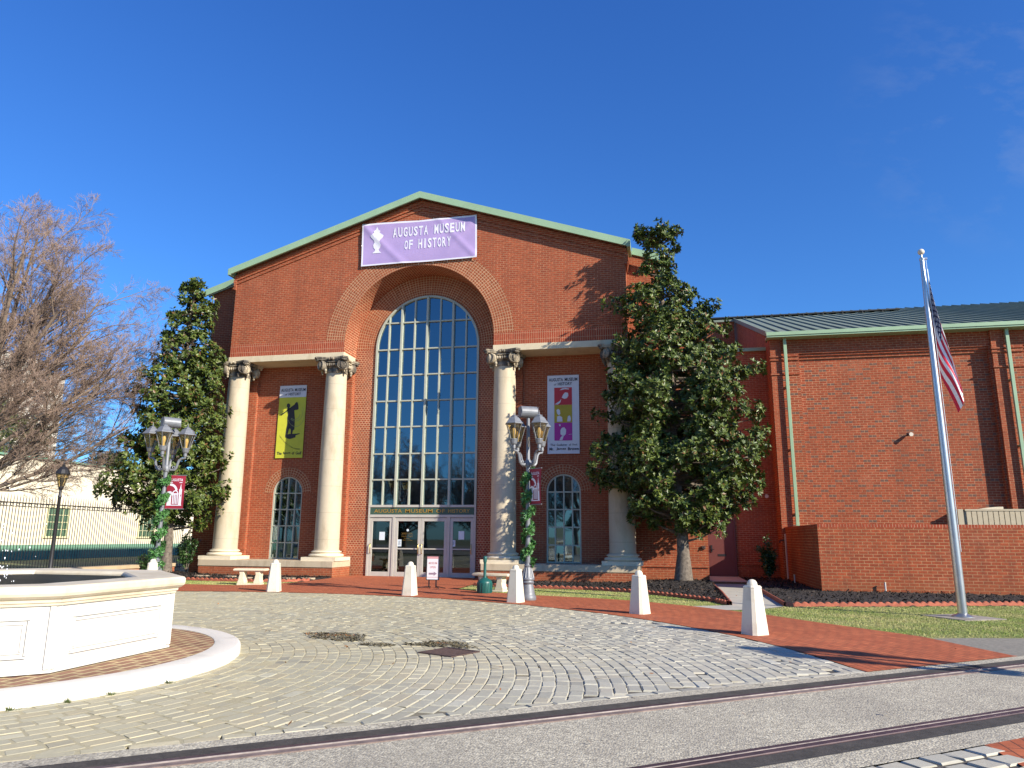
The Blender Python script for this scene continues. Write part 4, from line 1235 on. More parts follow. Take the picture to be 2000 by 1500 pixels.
# low screen wall
t = thing('screen_wall', 'low brick screen wall with stained top course, behind the flagpole', 'wall', (12.72, -2.3, 0))
mb = MB()
mb.box(12.72, 30, -2.3, -2.05, -.05, 1.77); mb.box(12.72, 12.97, -2.05, 3.38, -.05, 1.77)
mb.build('brickwork', 'brick_low', t, org=t.location)
mb = MB()
def sold(x0, x1, y0, y1):
    z0, z1 = 1.771, 1.85
    uv = [[(0, 0), (x1 - x0, 0), (x1 - x0, z1 - z0), (0, z1 - z0)]]
    mb.add([(x0, y0, z0), (x1, y0, z0), (x1, y0, z1), (x0, y0, z1)], [(0, 1, 2, 3)], uv)
    mb.add([(x0, y0, z1), (x1, y0, z1), (x1, y1, z1), (x0, y1, z1)], [(0, 1, 2, 3)], [[(0, 0), (x1 - x0, 0), (x1 - x0, y1 - y0), (0, y1 - y0)]])
    mb.add([(x0, y0, z0), (x0, y1, z0), (x0, y1, z1), (x0, y0, z1)], [(0, 3, 2, 1)], [[(0, 0), (0, z1 - z0), (y1 - y0, z1 - z0), (y1 - y0, 0)]])
sold(12.718, 30, -2.302, -2.05); sold(12.718, 12.97, -2.05, 3.38)
mb.build('top_course', 'brick_soldier', t, org=t.location)

# louvred unit behind it
t = thing('louvred_unit', 'beige louvred metal ventilation unit showing above the low screen wall', 'ventilation unit', (20.6, 3.3, 0))
mb = MB(); mb.box(18.3, 23.5, 3.34, 3.66, 0, 2.46); mb.build('housing', 'beige_metal', t, org=t.location, bevel=.01)
mb = MB()
mb.box(18.29, 18.46, 3.30, 3.335, 0, 2.48)
mb.box(18.52, 23.5, 3.30, 3.335, 2.42, 2.48)
for k in range(30): mb.box(18.56 + k * .165, 18.70 + k * .165, 3.31, 3.336, .1, 2.40)
mb.build('louvre_panel', 'beige_metal', t, org=t.location)
mb = MB(); mb.box(18.46, 18.52, 3.335, 3.339, 0, 2.46); mb.build('panel_gap', 'roof_dark', t, org=t.location)
for x in (18.9, 20.55):
    mb = MB(); pl = [(x, 2.462), (x + .82, 2.462), (x + .82, 2.56)] + [(x + .82 - .1 * k, 2.56 - .0012 * k ** 2.1) for k in range(1, 8)]
    mb.prism(pl, 3.36, 3.6, 'y'); mb.build('exhaust_hood', 'cast_stone', t, org=t.location)

def floodlight(x, y, z, lab, sx):
    t = thing('wall_floodlight', lab, 'floodlight', (x, y, z), group='floodlights on the brick walls')
    mb = MB(); mb.box(-.05, .05, -.02, 0, -.05, .05); mb.tube([(0, -.02, 0), (0, -.10, .0)], .02, 8); mb.build('bracket', 'black_iron', t)
    mb = MB(); mb.lathe([(.035, -.02), (.05, .0), (.062, .12), (.07, .16)], 12, (0, -.10, 0), lambda p: (p[0] + sx * p[2] * .3, -p[2] * .85, p[1] - p[2] * .25)); mb.build('lamp_head', 'white_paint', t, smooth=True)
floodlight(17.15, 3.68, 5.12, 'small white floodlight high on the diamond patterned brick wing', .1)
floodlight(12.28, 4.4, 3.02, 'small white floodlight on the shaded link wall left of the wing corner', -.2)
t = thing('conduit_pipe', 'pale vertical conduit pipe at the foot of the wing corner pilaster', 'pipe', (12.70, 3.33, 0))
mb = MB(); mb.tube([(0, 0, 0), (0, 0, 1.62)], .035, 10); mb.build('pipe', 'pvc', t, smooth=True)
mb = MB(); mb.box(-.20, .04, .0, .05, 1.38, 1.42); mb.tube([(-.2, .02, 1.34), (-.2, -.05, 1.34)], .03, 8); mb.build('tap', 'black_iron', t)
for (x, y, lab) in ((14.3, -2.42, 'short white pipe stub in the mulch in front of the screen wall'), (12.60, 1.35, 'thin white pipe stub beside the shaded end of the screen wall')):
    t = thing('pipe_stub', lab, 'pipe', (x, y, .03)); mb = MB(); mb.tube([(0, 0, 0), (0, 0, .27)], .022, 8); mb.build('tube', 'pvc', t, smooth=True)
    mb = MB(); mb.tube([(0, 0, .27), (0, 0, .29)], .028, 8); mb.build('cap', 'cast_stone', t)
t = thing('wall_box', 'small dark metal box on the sunlit brick left of the red door', 'box', (9.78, 1.0, 1.15))
mb = MB(); mb.box(-.06, .06, -.06, 0, -.05, .05); mb.build('case', 'grate_iron', t, bevel=.006)
mb = MB(); mb.tube([(0, -.06, 0), (0, -.09, 0), (.02, -.1, -.03)], .012, 6); mb.build('spout', 'grate_iron', t)

# ------------------------------------------------------------------ fountain
fo = thing('fountain', 'white octagonal fountain basin with panelled sides and splashing water', 'fountain', (FC[0], FC[1], .15))
RI = 2.04                                                     # inradius of the panelled wall
def octa(r, z): return [(r / math.cos(PI / 8) * math.cos(PI / 8 + k * PI / 4), r / math.cos(PI / 8) * math.sin(PI / 8 + k * PI / 4), z) for k in range(8)]
def loops(levels, close=False):
    mb = MB()
    v = [p for (r, z) in levels for p in octa(r, z)]
    f = [(i * 8 + k, i * 8 + (k + 1) % 8, (i + 1) * 8 + (k + 1) % 8, (i + 1) * 8 + k) for i in range(len(levels) - 1) for k in range(8)]
    mb.add(v, f); return mb
loops([(RI + .015, 0), (RI + .015, .02), (RI, .03), (RI, .60)]).build('basin_wall', 'fountain_paint', fo)
loops([(RI, .60), (RI + .025, .605), (RI + .03, .625), (RI + .045, .635), (RI + .05, .66), (RI + .075, .672), (RI + .105, .695), (RI + .115, .72), (RI + .115, .765), (RI + .10, .785), (RI + .08, .79), (RI - .37, .785), (RI - .39, .77), (RI - .40, .755), (RI - .40, .35)]).build('rim', 'basin_ledge', fo)
mb = MB(); mb.add(octa(RI - .385, .735), [tuple(range(8))]); wo = mb.build('water', 'pool_water', fo)
mb = loops([(RI - .40, .36), (0.02, .36)]); mb.build('basin_floor', 'basin_ledge', fo)
mb = MB(); half = RI * math.tan(PI / 8)
mbp = []
for k in range(8):
    a = k * PI / 4; ca, sa = math.cos(a), math.sin(a)
    def P(t, d, z): return (ca * (RI + d) - sa * t, sa * (RI + d) + ca * t, z)
    def bar(mbx, t0, t1, z0, z1, d):
        v = [P(t0, -.004, z0), P(t1, -.004, z0), P(t1, -.004, z1), P(t0, -.004, z1), P(t0 + .004, d, z0 + .004), P(t1 - .004, d, z0 + .004), P(t1 - .004, d, z1 - .004), P(t0 + .004, d, z1 - .004)]
        mbx.add(v, [(4, 5, 6, 7), (0, 1, 5, 4), (1, 2, 6, 5), (2, 3, 7, 6), (3, 0, 4, 7)])
    w = half - .20
    for (o, d, b) in ((0.0, .024, .022), (.042, .016, .018)):
        bar(mb, -w + o, w - o, .50 - o - b, .50 - o, d); bar(mb, -w + o, w - o, .14 + o, .14 + o + b, d)
        bar(mb, -w + o, -w + o + b, .14 + o + b, .50 - o - b, d); bar(mb, w - o - b, w - o, .14 + o + b, .50 - o - b, d)
    q = MB(); bar(q, half - .055, half - .004, .03, .60, .022); mbp.append(q)
    q = MB(); bar(q, -half + .004, -half + .055, .03, .60, .022); mbp.append(q)
mb.build('panel_moulding', 'fountain_paint', fo); [q.build('corner_strip', 'fountain_paint', fo) for q in mbp]
rr = random.Random(5); mb = MB()
for k in range(70):
    a = rr.uniform(-.6, .6); d = min(.62, abs(rr.gauss(.28, .2))); z = .74 + abs(rr.gauss(0, .42)) * max(.15, 1 - d * .5)
    r = rr.uniform(.004, .010)
    c = (math.cos(a) * d + .15, math.sin(a) * d, z)
    mb.add([(c[0] + r, c[1], c[2]), (c[0] - r, c[1], c[2]), (c[0], c[1] + r, c[2]), (c[0], c[1] - r, c[2]), (c[0], c[1], c[2] + r * 1.5), (c[0], c[1], c[2] - r * 1.5)],
           [(0, 2, 4), (2, 1, 4), (1, 3, 4), (3, 0, 4), (2, 0, 5), (1, 2, 5), (3, 1, 5), (0, 3, 5)])
sp_ = mb.build('spray', 'spray', fo); sp_['kind'] = 'stuff'
mb = MB(); mb.lathe([(.20, .36), (.20, .6), (.12, .64), (.10, .72), (.05, .74)], 16); mb.build('nozzle', 'basin_ledge', fo, smooth=True)
mb = MB()
KC = (1.0, -17.28)
n = 72
prof = [(2.88, -.01), (2.88, .115), (2.865, .14), (2.84, .15), (2.60, .152), (2.58, .146), (2.58, .05)]
mb.lathe([(r, z) for r, z in prof], n, (KC[0], KC[1], 0), cap=False)
o = mb.build('fountain_kerb', 'kerb_paint', None, smooth=True, org=(KC[0], KC[1], 0)); tag(o, kind='structure')
sheet('brick_island', arc(KC, 2.59, 0, 354, 59), .140, 'brick_island')
# weeds along the kerb foot
def tuft(mb, x, y, s, r):
    for k in range(26):
        a = r.uniform(0, 2 * PI); d = r.uniform(0, s); h = r.uniform(.02, .06)
        p = (x + d * math.cos(a), y + d * .5 * math.sin(a), .02)
        mb.add([(p[0] - .006, p[1], p[2]), (p[0] + .006, p[1], p[2]), (p[0] + r.gauss(0, .03), p[1] + r.gauss(0, .03), h + .02)], [(0, 1, 2)])
rr = random.Random(8)
for (deg, s, lab) in ((-35, .05, 'tiny weed tuft at the kerb foot nearest the track'), (-27, .03, 'tiny weed at the kerb foot left of the chipped paint'), (-8, .06, 'green weed tuft at the foot of the curved white kerb, on its right'), (-20, .025, 'tiny weed speck at the kerb foot between two larger tufts')):
    mb = MB(); x, y = KC[0] + 2.92 * math.cos(math.radians(deg)), KC[1] + 2.92 * math.sin(math.radians(deg)); tuft(mb, x, y, s, rr)
    tag(mb.build('weed', 'weed', org=(x, y, .02)), lab, 'weed', 'weeds along the fountain kerb')

# ------------------------------------------------------------------ bollards
def bollard_parts(root, chip):
    mb = MB()
    lv = [(.165, 0), (.163, .02), (.108, .665), (.112, .672), (.108, .69), (.092, .705)]
    v = []; n = len(lv)
    for (h, z) in lv:
        c = h * .30
        for (a, b) in ((-h, -h + c), (-h + c, -h), (h - c, -h), (h, -h + c), (h, h - c), (h - c, h), (-h + c, h), (-h, h - c)): v.append((a, b, z))
    f = [(i * 8 + k, i * 8 + (k + 1) % 8, (i + 1) * 8 + (k + 1) % 8, (i + 1) * 8 + k) for i in range(n - 1) for k in range(8)] + [tuple((n - 1) * 8 + k for k in range(8))]
    mb.add(v, f); mb.build('shaft', 'white_paint', root)
    mb = MB(); mb.lathe([(.078, .70), (.078, .715), (.07, .75), (.05, .778), (.025, .79), (.001, .794)], 18, cap=False); mb.build('cap', 'white_paint', root, smooth=True)
BOL = [(-4.03, -7.71, 'white obelisk bollard showing only its top above the fountain rim'), (-1.22, -6.72, 'white obelisk bollard to the right of the left bench'), (2.47, -6.90, 'white obelisk bollard in front of the entrance doors, left of the black signboard'),
       (5.31, -8.02, 'white obelisk bollard close beside the garlanded lamp post'), (8.05, -9.76, 'white obelisk bollard alone on the brick, below the right magnolia'), (9.83, -12.38, 'nearest white obelisk bollard, chipped along one edge, in front of the concrete walk')]
proto = None
for i, (x, y, lab) in enumerate(BOL):
    rz = math.atan2(y - PC[1], x - PC[0]) + PI / 4 + (-.62 if i != 0 else -.5)
    if proto is None:
        proto = thing('bollard', lab, 'bollard', (x, y, .034), rz, 'white bollards round the plaza'); bollard_parts(proto, False)
    else:
        dup(proto, (x, y, .034), rz, lab)
ch_ = MB(); rr = random.Random(3)
# ------------------------------------------------------------------ leaves helper
def leaf_cloud(C, A, per, L, Wd, rg, spread=0.9, lift=0.35):
    """rosettes of pointed leaves: C centres (n,3), A axes (n,3)"""
    n = len(C)
    A = A / np.linalg.norm(A, axis=1, keepdims=True)
    ref = np.where(np.abs(A[:, 2:3]) < 0.9, np.array([[0, 0, 1.0]]), np.array([[1.0, 0, 0]]))
    U = np.cross(A, ref); U /= np.linalg.norm(U, axis=1, keepdims=True); Vv = np.cross(A, U)
    C = np.repeat(C, per, 0); A = np.repeat(A, per, 0); U = np.repeat(U, per, 0); Vv = np.repeat(Vv, per, 0)
    m_ = len(C)
    ph = rg.uniform(0, 2 * PI, m_)
    R = U * np.cos(ph)[:, None] + Vv * np.sin(ph)[:, None]
    D = R * spread + A * (lift + rg.normal(0, 0.3, m_))[:, None]
    D /= np.linalg.norm(D, axis=1, keepdims=True)
    S = np.cross(D, A + rg.normal(0, .25, (m_, 3))); S /= np.linalg.norm(S, axis=1, keepdims=True)
    Nn = np.cross(S, D)
    l = (L * rg.uniform(.7, 1.2, m_))[:, None]; w = (Wd * rg.uniform(.75, 1.2, m_))[:, None]
    b = C + R * .01
    p1 = b + D * l * .45 + S * w; p3 = b + D * l * .45 - S * w
    p2 = b + D * l - Nn * l * .12
    V = np.stack([b, p1, p2, p3], 1).reshape(-1, 3)
    tone = np.repeat(rg.uniform(0, 1, m_), 4)
    return V, np.arange(m_ * 4).reshape(-1, 4), tone

# ------------------------------------------------------------------ street lamps with four lanterns
def make_lamp(loc, rz, lab):
    t = thing('street_lamp', lab, 'street lamp', loc, rz, 'grey four lantern street lamps round the plaza')
    mb = MB(); mb.lathe([(.19, 0), (.195, .02), (.195, .07), (.18, .10), (.165, .12), (.16, .17), (.15, .22), (.135, .30), (.125, .345), (.14, .36), (.15, .385), (.135, .40), (.13, .43), (.155, .45), (.155, .475), (.135, .50), (.12, .56), (.10, .64), (.082, .70), (.075, .72), (.085, .735), (.085, .755), (.065, .775), (.06, .80)], 24)
    for k in range(12):
        a = k * PI / 6; mb.tube([(.14 * math.cos(a), .14 * math.sin(a), .49), (.108 * math.cos(a), .108 * math.sin(a), .62), (.083 * math.cos(a), .083 * math.sin(a), .71)], [.014, .010, .007], 5)
    mb.build('base', 'lamp_metal', t, smooth=True)
    mb = MB(); mb.lathe([(.057, .78), (.05, 3.0), (.072, 3.01), (.078, 3.04), (.078, 3.14), (.06, 3.17), (.045, 3.2), (.04, 4.19)], 16); mb.build('post', 'lamp_metal', t, smooth=True)
    for k in range(4):
        a = k * PI / 2; ca, sa = math.cos(a), math.sin(a)
        def P(r, z): return (r * ca, r * sa, z)
        mb = MB(); mb.tube([P(.06, 3.09), P(.12, 3.055), P(.19, 3.06), P(.235, 3.11), P(.255, 3.2), P(.28, 3.3), P(.33, 3.36), P(.42, 3.375), P(.42, 3.43)], [.03, .032, .034, .034, .032, .03, .028, .028, .034], 8)
        mb.tube([P(.20, 3.12), P(.175, 3.16), P(.145, 3.15), P(.145, 3.11), P(.17, 3.10)], .014, 6)
        mb.build('arm', 'lamp_metal', t, smooth=True)
        c = (.42 * ca, .42 * sa, 4.0)
        mb = MB(); mb.lathe([(.085, -.37), (.196, 0)], 6, c, cap=False); la = mb.build('lantern', 'lamp_glass', t)
        mb = MB(); mb.lathe([(.196, -.012), (.228, -.01), (.228, .004), (.215, .018), (.185, .05), (.155, .095), (.125, .135), (.085, .155), (.085, .165), (.092, .17), (.055, .195), (.025, .21), (.014, .22), (.02, .24), (.008, .255), (.004, .31)], 6, c)
        mb.build('lantern_roof', 'lamp_metal', la)
        mb = MB()
        for q in range(6):
            b = q * PI / 3; mb.tube([(c[0] + .088 * math.cos(b), c[1] + .088 * math.sin(b), c[2] - .37), (c[0] + .199 * math.cos(b), c[1] + .199 * math.sin(b), c[2])], .008, 5)
        mb.lathe([(.045, -.58), (.042, -.50), (.066, -.48), (.075, -.46), (.092, -.385), (.10, -.38), (.10, -.365), (.086, -.36)], 12, c)
        mb.build('lantern_frame', 'lamp_metal', la)
        mb = MB(); mb.lathe([(.028, -.36), (.03, -.27), (.045, -.22), (.05, -.17), (.035, -.11), (.002, -.09)], 12, c); mb.build('bulb', 'bulb', la, smooth=True)
    mb = MB()
    pl = [(-.15, -.11), (.02, -.14)] + [(.02 + .13 * math.cos(x), .14 * math.sin(x)) for x in lin(-PI / 2 + .3, PI / 2 - .3, 8)] + [(.02, .14), (-.10, .14), (-.15, .09)]
    mb.prism([(p[0], p[1]) for p in pl], -.20, .20, 'x')
    mb.box(-.212, -.2, -.13, .13, -.12, .12); mb.box(.2, .212, -.13, .13, -.12, .12)
    bx = mb.build('speaker_box', 'lamp_metal', t, bevel=.008); bx.location = (0, 0, 4.315)
    return t, bx
lampA, boxA = make_lamp((5.46, -7.38, .036), math.radians(228), 'grey four lantern street lamp standing right of the entrance, beside a white bollard')
boxA.rotation_euler = (0, 0, math.radians(11.7 + 180 + 17 - 228))
LB = (-4.27, -7.27, .036)
lampB = dup(lampA, LB, math.radians(-69.5), 'grey four lantern street lamp in front of the left magnolia, foot hidden by the fountain', (1.05, 1.05, 1.0))
for c in lampB.children:
    if c.name.startswith('speaker_box'): c.rotation_euler = (0, 0, math.radians(11.7 + 180 + 42 + 69.5))
lampC = dup(lampA, (17.6, -17.75, .036), math.radians(20), 'grey four lantern street lamp beyond the right edge of the view')

def garland(loc, z0, z1, seed, lab, sc=1.0):
    t = thing('leaf_garland', lab, 'garland', (loc[0], loc[1], z0), group='green leaf garlands wound round the lamp posts')
    rg = np.random.default_rng(seed)
    n = 520
    s = np.sort(rg.uniform(0, 1, n)); a = s * 2 * PI * 5.2 + rg.normal(0, .35, n)
    r = (.075 + rg.uniform(0, .07, n)) * sc
    C = np.c_[r * np.cos(a), r * np.sin(a), s * (z1 - z0) + rg.normal(0, .035, n)]
    A = np.c_[np.cos(a), np.sin(a), rg.normal(0, .5, n)]
    V, Q, T = leaf_cloud(C, A, 6, .085 * sc, .024 * sc, rg)
    np_mesh('foliage', V, Q, 'garland_leaf', t, T)
    mb = MB(); mb.tube([(.07 * sc * math.cos(k * .35), .07 * sc * math.sin(k * .35), (z1 - z0) * k / 93) for k in range(94)], .008, 5); mb.build('stem', 'garland_leaf', t)
garland((5.46, -7.38), .80, 2.98, 41, 'leafy green garland spiralling up the lamp post right of the entrance')
garland((LB[0], LB[1]), .60, 2.95, 42, 'leafy green garland spiralling up the lamp post by the left magnolia', 1.1)

def street_banner(loc, ang, lab, sc=1.0):
    t = thing('street_banner', lab, 'banner', loc, ang, 'crimson banners hung from the lamp posts')
    w, h = .46, .82
    mb = MB(); nx_, nz_ = 6, 10
    v = [(.065 + w * i / nx_, .012 * math.sin(3.0 * i / nx_ + 4 * k / nz_), -h + h * k / nz_) for k in range(nz_ + 1) for i in range(nx_ + 1)]
    f = [(k * (nx_ + 1) + i, k * (nx_ + 1) + i + 1, (k + 1) * (nx_ + 1) + i + 1, (k + 1) * (nx_ + 1) + i) for k in range(nz_) for i in range(nx_)]
    mb.add(v, f); mb.build('cloth', 'crimson', t, smooth=True)
    mb = MB(); mb.tube([(.03, 0, 0), (.55, 0, 0)], .010, 6); mb.build('rod', 'lamp_metal', t); mb = MB(); mb.tube([(.03, 0, -h), (.55, 0, -h)], .010, 6); mb.build('rod', 'lamp_metal', t)
    fn = lambda a, b: (.065 + a, .012 * math.sin(3.0 * a / w + 4 * (1 + b / h)) - .004, b)
    mb = MB(); put_text(mb, 'A', .06, .115, -.155, -.065, fn, .015); put_text(mb, 'UGUSTA', .117, .40, -.145, -.080, fn, .012)
    mb.add([fn(*p) for p in ((.07, -.185), (.39, -.185), (.39, -.17), (.07, -.17))], [(0, 1, 2, 3)]); mb.build('lettering', 'letter_white', t)
    mb = MB()
    def poly(p): mb.add([fn(*q) for q in p], [tuple(range(len(p)))])
    def ar(cx, cz, r0, r1, a0, a1, n=14):
        for i in range(n):
            t0, t1 = math.radians(a0 + (a1 - a0) * i / n), math.radians(a0 + (a1 - a0) * (i + 1) / n)
            poly([(cx + r * math.cos(q), cz + r * math.sin(q)) for r, q in ((r0, t0), (r1, t0), (r1, t1), (r0, t1))])
    ar(.09, -.40, .145, .20, 95, 10)
    ar(.085, -.50, .055, .11, 175, 5); ar(.085, -.50, .0, .05, 180, 0)
    poly([(.035, -.72), (.135, -.72), (.135, -.50), (.035, -.50)]); poly([(.03, -.74), (.41, -.74), (.41, -.72), (.03, -.72)])
    poly([(.33, -.72), (.40, -.72), (.40, -.34), (.33, -.34)]); poly([(.345, -.34), (.385, -.34), (.372, -.25), (.366, -.20), (.358, -.25)])
    for x0 in (.165, .205, .245, .285): poly([(x0, -.70), (x0 + .025, -.70), (x0 + .025, -.47), (x0, -.47)])
    poly([(.15, -.47), (.32, -.47), (.32, -.44), (.15, -.44)]); ar(.235, -.44, .05, .075, 180, 0, 8)
    mb.build('emblem', 'letter_white', t)
    if sc != 1: t.scale = (sc,) * 3
street_banner((5.46, -7.38, 2.985), math.radians(-44.8), 'shaded crimson city banner on the lamp post right of the entrance')
street_banner((LB[0], LB[1], 2.95), math.radians(9), 'sunlit crimson city banner on the lamp post in front of the left magnolia', 1.06)

# ------------------------------------------------------------------ banners on the building
t = thing('entrance_banner', 'large lavender museum banner with a white urn, tied up under the gable', 'banner', (-.08, -.09, 12.2), group=None)
ORG = (-.08, -.09, 12.2)
TLc, TRc, BRc, BLc = np.array((-2.33, 13.04)), np.array((2.16, 13.05)), np.array((2.19, 11.40)), np.array((-2.31, 11.36))
def BN(u, v, o=0.0):
    p = (TLc * (1 - u) + TRc * u) * v + (BLc * (1 - u) + BRc * u) * (1 - v)
    sag = .035 * math.sin(PI * u) * (1 - v * .4) - (.03 * abs(math.sin(PI * u * 4)) if v > .99 else 0)
    w = .030 * math.sin(5.5 * (u * 1.3 + (1 - v)) + .4) * math.sin(PI * min(1, u * 1.2 + .1)) + .028 * math.exp(-((u * 2.7 - (1 - v) * 1.0) / .10) ** 2) * (1 - u) + .028 * math.exp(-(((1 - u) * 2.7 - (1 - v) * .9) / .10) ** 2) * u * v + .022 * math.exp(-(((1 - u) * 2.7 - v * .9) / .08) ** 2) * u
    return (p[0], -.09 - w * 1.15 - o, p[1] - sag * .4)
mb = MB(); nu, nv = 72, 30
v = [BN(i / nu, k / nv) for k in range(nv + 1) for i in range(nu + 1)]
f = []; 
for k in range(nv):
    for i in range(nu):
        mb_i = 1 if (i == 0 or i == nu - 1 or k == 0 or k == nv - 1) else 0
        f.append(((k * (nu + 1) + i, k * (nu + 1) + i + 1, (k + 1) * (nu + 1) + i + 1, (k + 1) * (nu + 1) + i), mb_i))
mb.v = v
for q, mi in f:
    if mi: mb.mi[len(mb.f)] = 1
    mb.f.append(q)
mb.build('cloth', ['purple_cloth', 'letter_white'], t, smooth=True, org=ORG)
mb = MB(); fn = lambda a, b: BN(a, b, .012)
def sub_text(mb, txt, u0, u1, v0, v1, bold):
    ws = txt.split(' '); tot = sum(len(w) for w in ws) + 1.0 * (len(ws) - 1); cw = (u1 - u0) / tot; x = u0
    for w in ws:
        for ch in w:
            k = .30 if ch == 'I' else .80
            put_text(mb, ch, x + cw * (1 - k) / 2, x + cw * (1 + k) / 2, v0, v1, fn, bold)
            x += cw
        x += cw
sub_text(mb, 'AUGUSTA MUSEUM', .27, .905, .635, .865, .03)
sub_text(mb, 'OF HISTORY', .375, .785, .315, .545, .03)
mb.build('lettering', 'letter_white', t, org=ORG)
mb = MB()
urn = [(.0, .93), (.012, .84), (.03, .80), (.022, .76), (.058, .68), (.05, .63), (.028, .56), (.022, .50), (.034, .43), (.03, .36), (.016, .30), (.02, .26), (.04, .20)]
urn = [(a, .12 + b * .86) for a, b in urn]
for (a, b), (c, d) in zip(urn[:-1], urn[1:]):
    for e0, e1 in ((-1, -.5), (-.5, 0), (0, .5), (.5, 1)):
        for g0, g1 in ((0, .5), (.5, 1)):
            wa, wb = a + (c - a) * g0, a + (c - a) * g1; ba, bb = b + (d - b) * g0, b + (d - b) * g1
            mb.add([fn(.135 + wa * e0, ba), fn(.135 + wa * e1, ba), fn(.135 + wb * e1, bb), fn(.135 + wb * e0, bb)], [(0, 1, 2, 3)])
mb.build('urn_emblem', 'letter_white', t, org=ORG)
mb = MB()
for (u, vv) in [(i / 8, 1) for i in range(9)] + [(i / 8, 0) for i in range(9)] + [(0, .5), (1, .5)]:
    a = BN(u, vv); dz = .09 if vv == 1 else (-.09 if vv == 0 else 0); dx = 0 if dz else (-.09 if u == 0 else .09)
    mb.tube([a, (a[0] + dx, -.01, a[2] + dz)], .009, 5)
mb.build('tie', 'steel', t, org=ORG)

def wall_banner(name, lab, x0, x1, z0, z1, mat, skew):
    t = thing(name, lab, 'banner', ((x0 + x1) / 2, .93, z0), group='tall banners between the columns')
    mb = MB(); mb.box(x0, x1, .955, .97, z0, z1); mb.build('panel', mat, t, org=t.location)
    fn = lambda u, v, o=.004: (x0 + (x1 - x0) * u, .955 - o, z0 + (z1 - z0) * v)
    return t, fn
def quads(t, name, mat, fn, polys):
    mb = MB()
    for p in polys: mb.add([fn(a, b) for a, b in p], [tuple(range(len(p)))])
    return mb.build(name, mat, t, org=t.location)
t, fn = wall_banner('golf_banner', 'tall yellow banner with a dark golfer silhouette, between the left columns', -5.86, -4.74, 4.30, 7.10, 'banner_yellow', 0)
quads(t, 'header', 'banner_white', fn, [[(0, .835), (1, .835), (1, 1), (0, 1)]])
mb = MB(); f2 = lambda a, b: fn(a, b, .008)
put_text(mb, 'AUGUSTA', .05, .52, .915, .96, f2, .02); put_text(mb, 'MUSEUM', .56, .96, .915, .96, f2, .02)
put_text(mb, 'of', .20, .29, .862, .89, f2, .01); put_text(mb, 'HISTORY', .34, .80, .86, .90, f2, .02)
for w, a, b in (('The', .06, .24), ('Sport', .29, .56), ('of', .61, .70), ('Golf', .75, .97)): put_text(mb, w, a, b, .045, .085 if w != 'of' else .083, f2, .02)
txt = 'Celebrating a proud tradition'
for i, ch in enumerate(txt):
    if ch == ' ': continue
    q = i / (len(txt) - 1); u = .10 + .78 * q; vv = .30 - .19 * (1 - (1 - q) ** 2.0)
    put_text(mb, ch, u, u + .019, vv, vv + .016, f2, .01)
mb.build('lettering', 'ink', t, org=t.location)
def G(px, py):
    l = 297 - (py - 145) * .0762; return ((px - l) / 465, 1 - (py - 135) / 1240)
gol = [(418, 545), (425, 520), (445, 515), (470, 530), (505, 505), (545, 478), (560, 440), (580, 425), (600, 432), (612, 485), (615, 540), (595, 560), (560, 562), (540, 568), (545, 640), (550, 700), (545, 810), (540, 895), (515, 910), (500, 975), (475, 975), (478, 905), (462, 870), (442, 900), (418, 985), (385, 992), (400, 880), (420, 800), (420, 690), (432, 640)]
base = [(385, 985), (470, 968), (545, 970), (630, 962), (632, 974), (560, 995), (555, 1030), (500, 1045), (460, 1056), (430, 1050), (382, 1025)]
head = [(440 + 30 * math.cos(a), 483 + 40 * math.sin(a)) for a in lin(0, 2 * PI, 14)[:-1]]
club = [(303, 640), (318, 652), (560, 470), (553, 460)]
quads(t, 'golfer_figure', 'ink', f2, [[G(*q) for q in pp] for pp in (gol, base, head, club)])
def sw(cx, cy, r0, r1, a0, a1, sq):
    return [[G(cx + r * math.cos(math.radians(q)), cy + r * sq * math.sin(math.radians(q))) for r, q in ((r0, a), (r1, a), (r1, a + 12), (r0, a + 12))] for a in range(a0, a1, 12)]
quads(t, 'swing_line', 'swirl', lambda a, b: fn(a, b, .011), sw(545, 640, 85, 93, 0, 132, .95) + sw(560, 620, 118, 124, -24, 132, 1.1) + sw(565, 640, 145, 150, -36, 150, 1.4))
t, fn = wall_banner('portrait_banner', 'tall white banner with red, yellow and magenta portrait squares, between the right columns', 4.61, 5.74, 4.30, 7.11, 'banner_white', 0)
f2 = lambda a, b: fn(a, b, .008); f3 = lambda a, b: fn(a, b, .012)
mb = MB(); put_text(mb, 'AUGUSTA', .05, .50, .922, .965, f2, .02); put_text(mb, 'MUSEUM', .555, .955, .922, .965, f2, .02)
put_text(mb, 'of', .21, .29, .87, .895, f2, .01); put_text(mb, 'HISTORY', .335, .785, .868, .908, f2, .02)
for w, a, b in (('The', .09, .24), ('Godfather', .29, .62), ('of', .67, .74), ('Soul,', .78, .94)): put_text(mb, w, a, b, .098, .125, f2, .01)
for w, a, b in (('Mr.', .06, .20), ('James', .28, .58), ('Brown', .64, .98)): put_text(mb, w, a, b, .042, .078, f2, .03)
mb.build('lettering', 'ink', t, org=t.location)
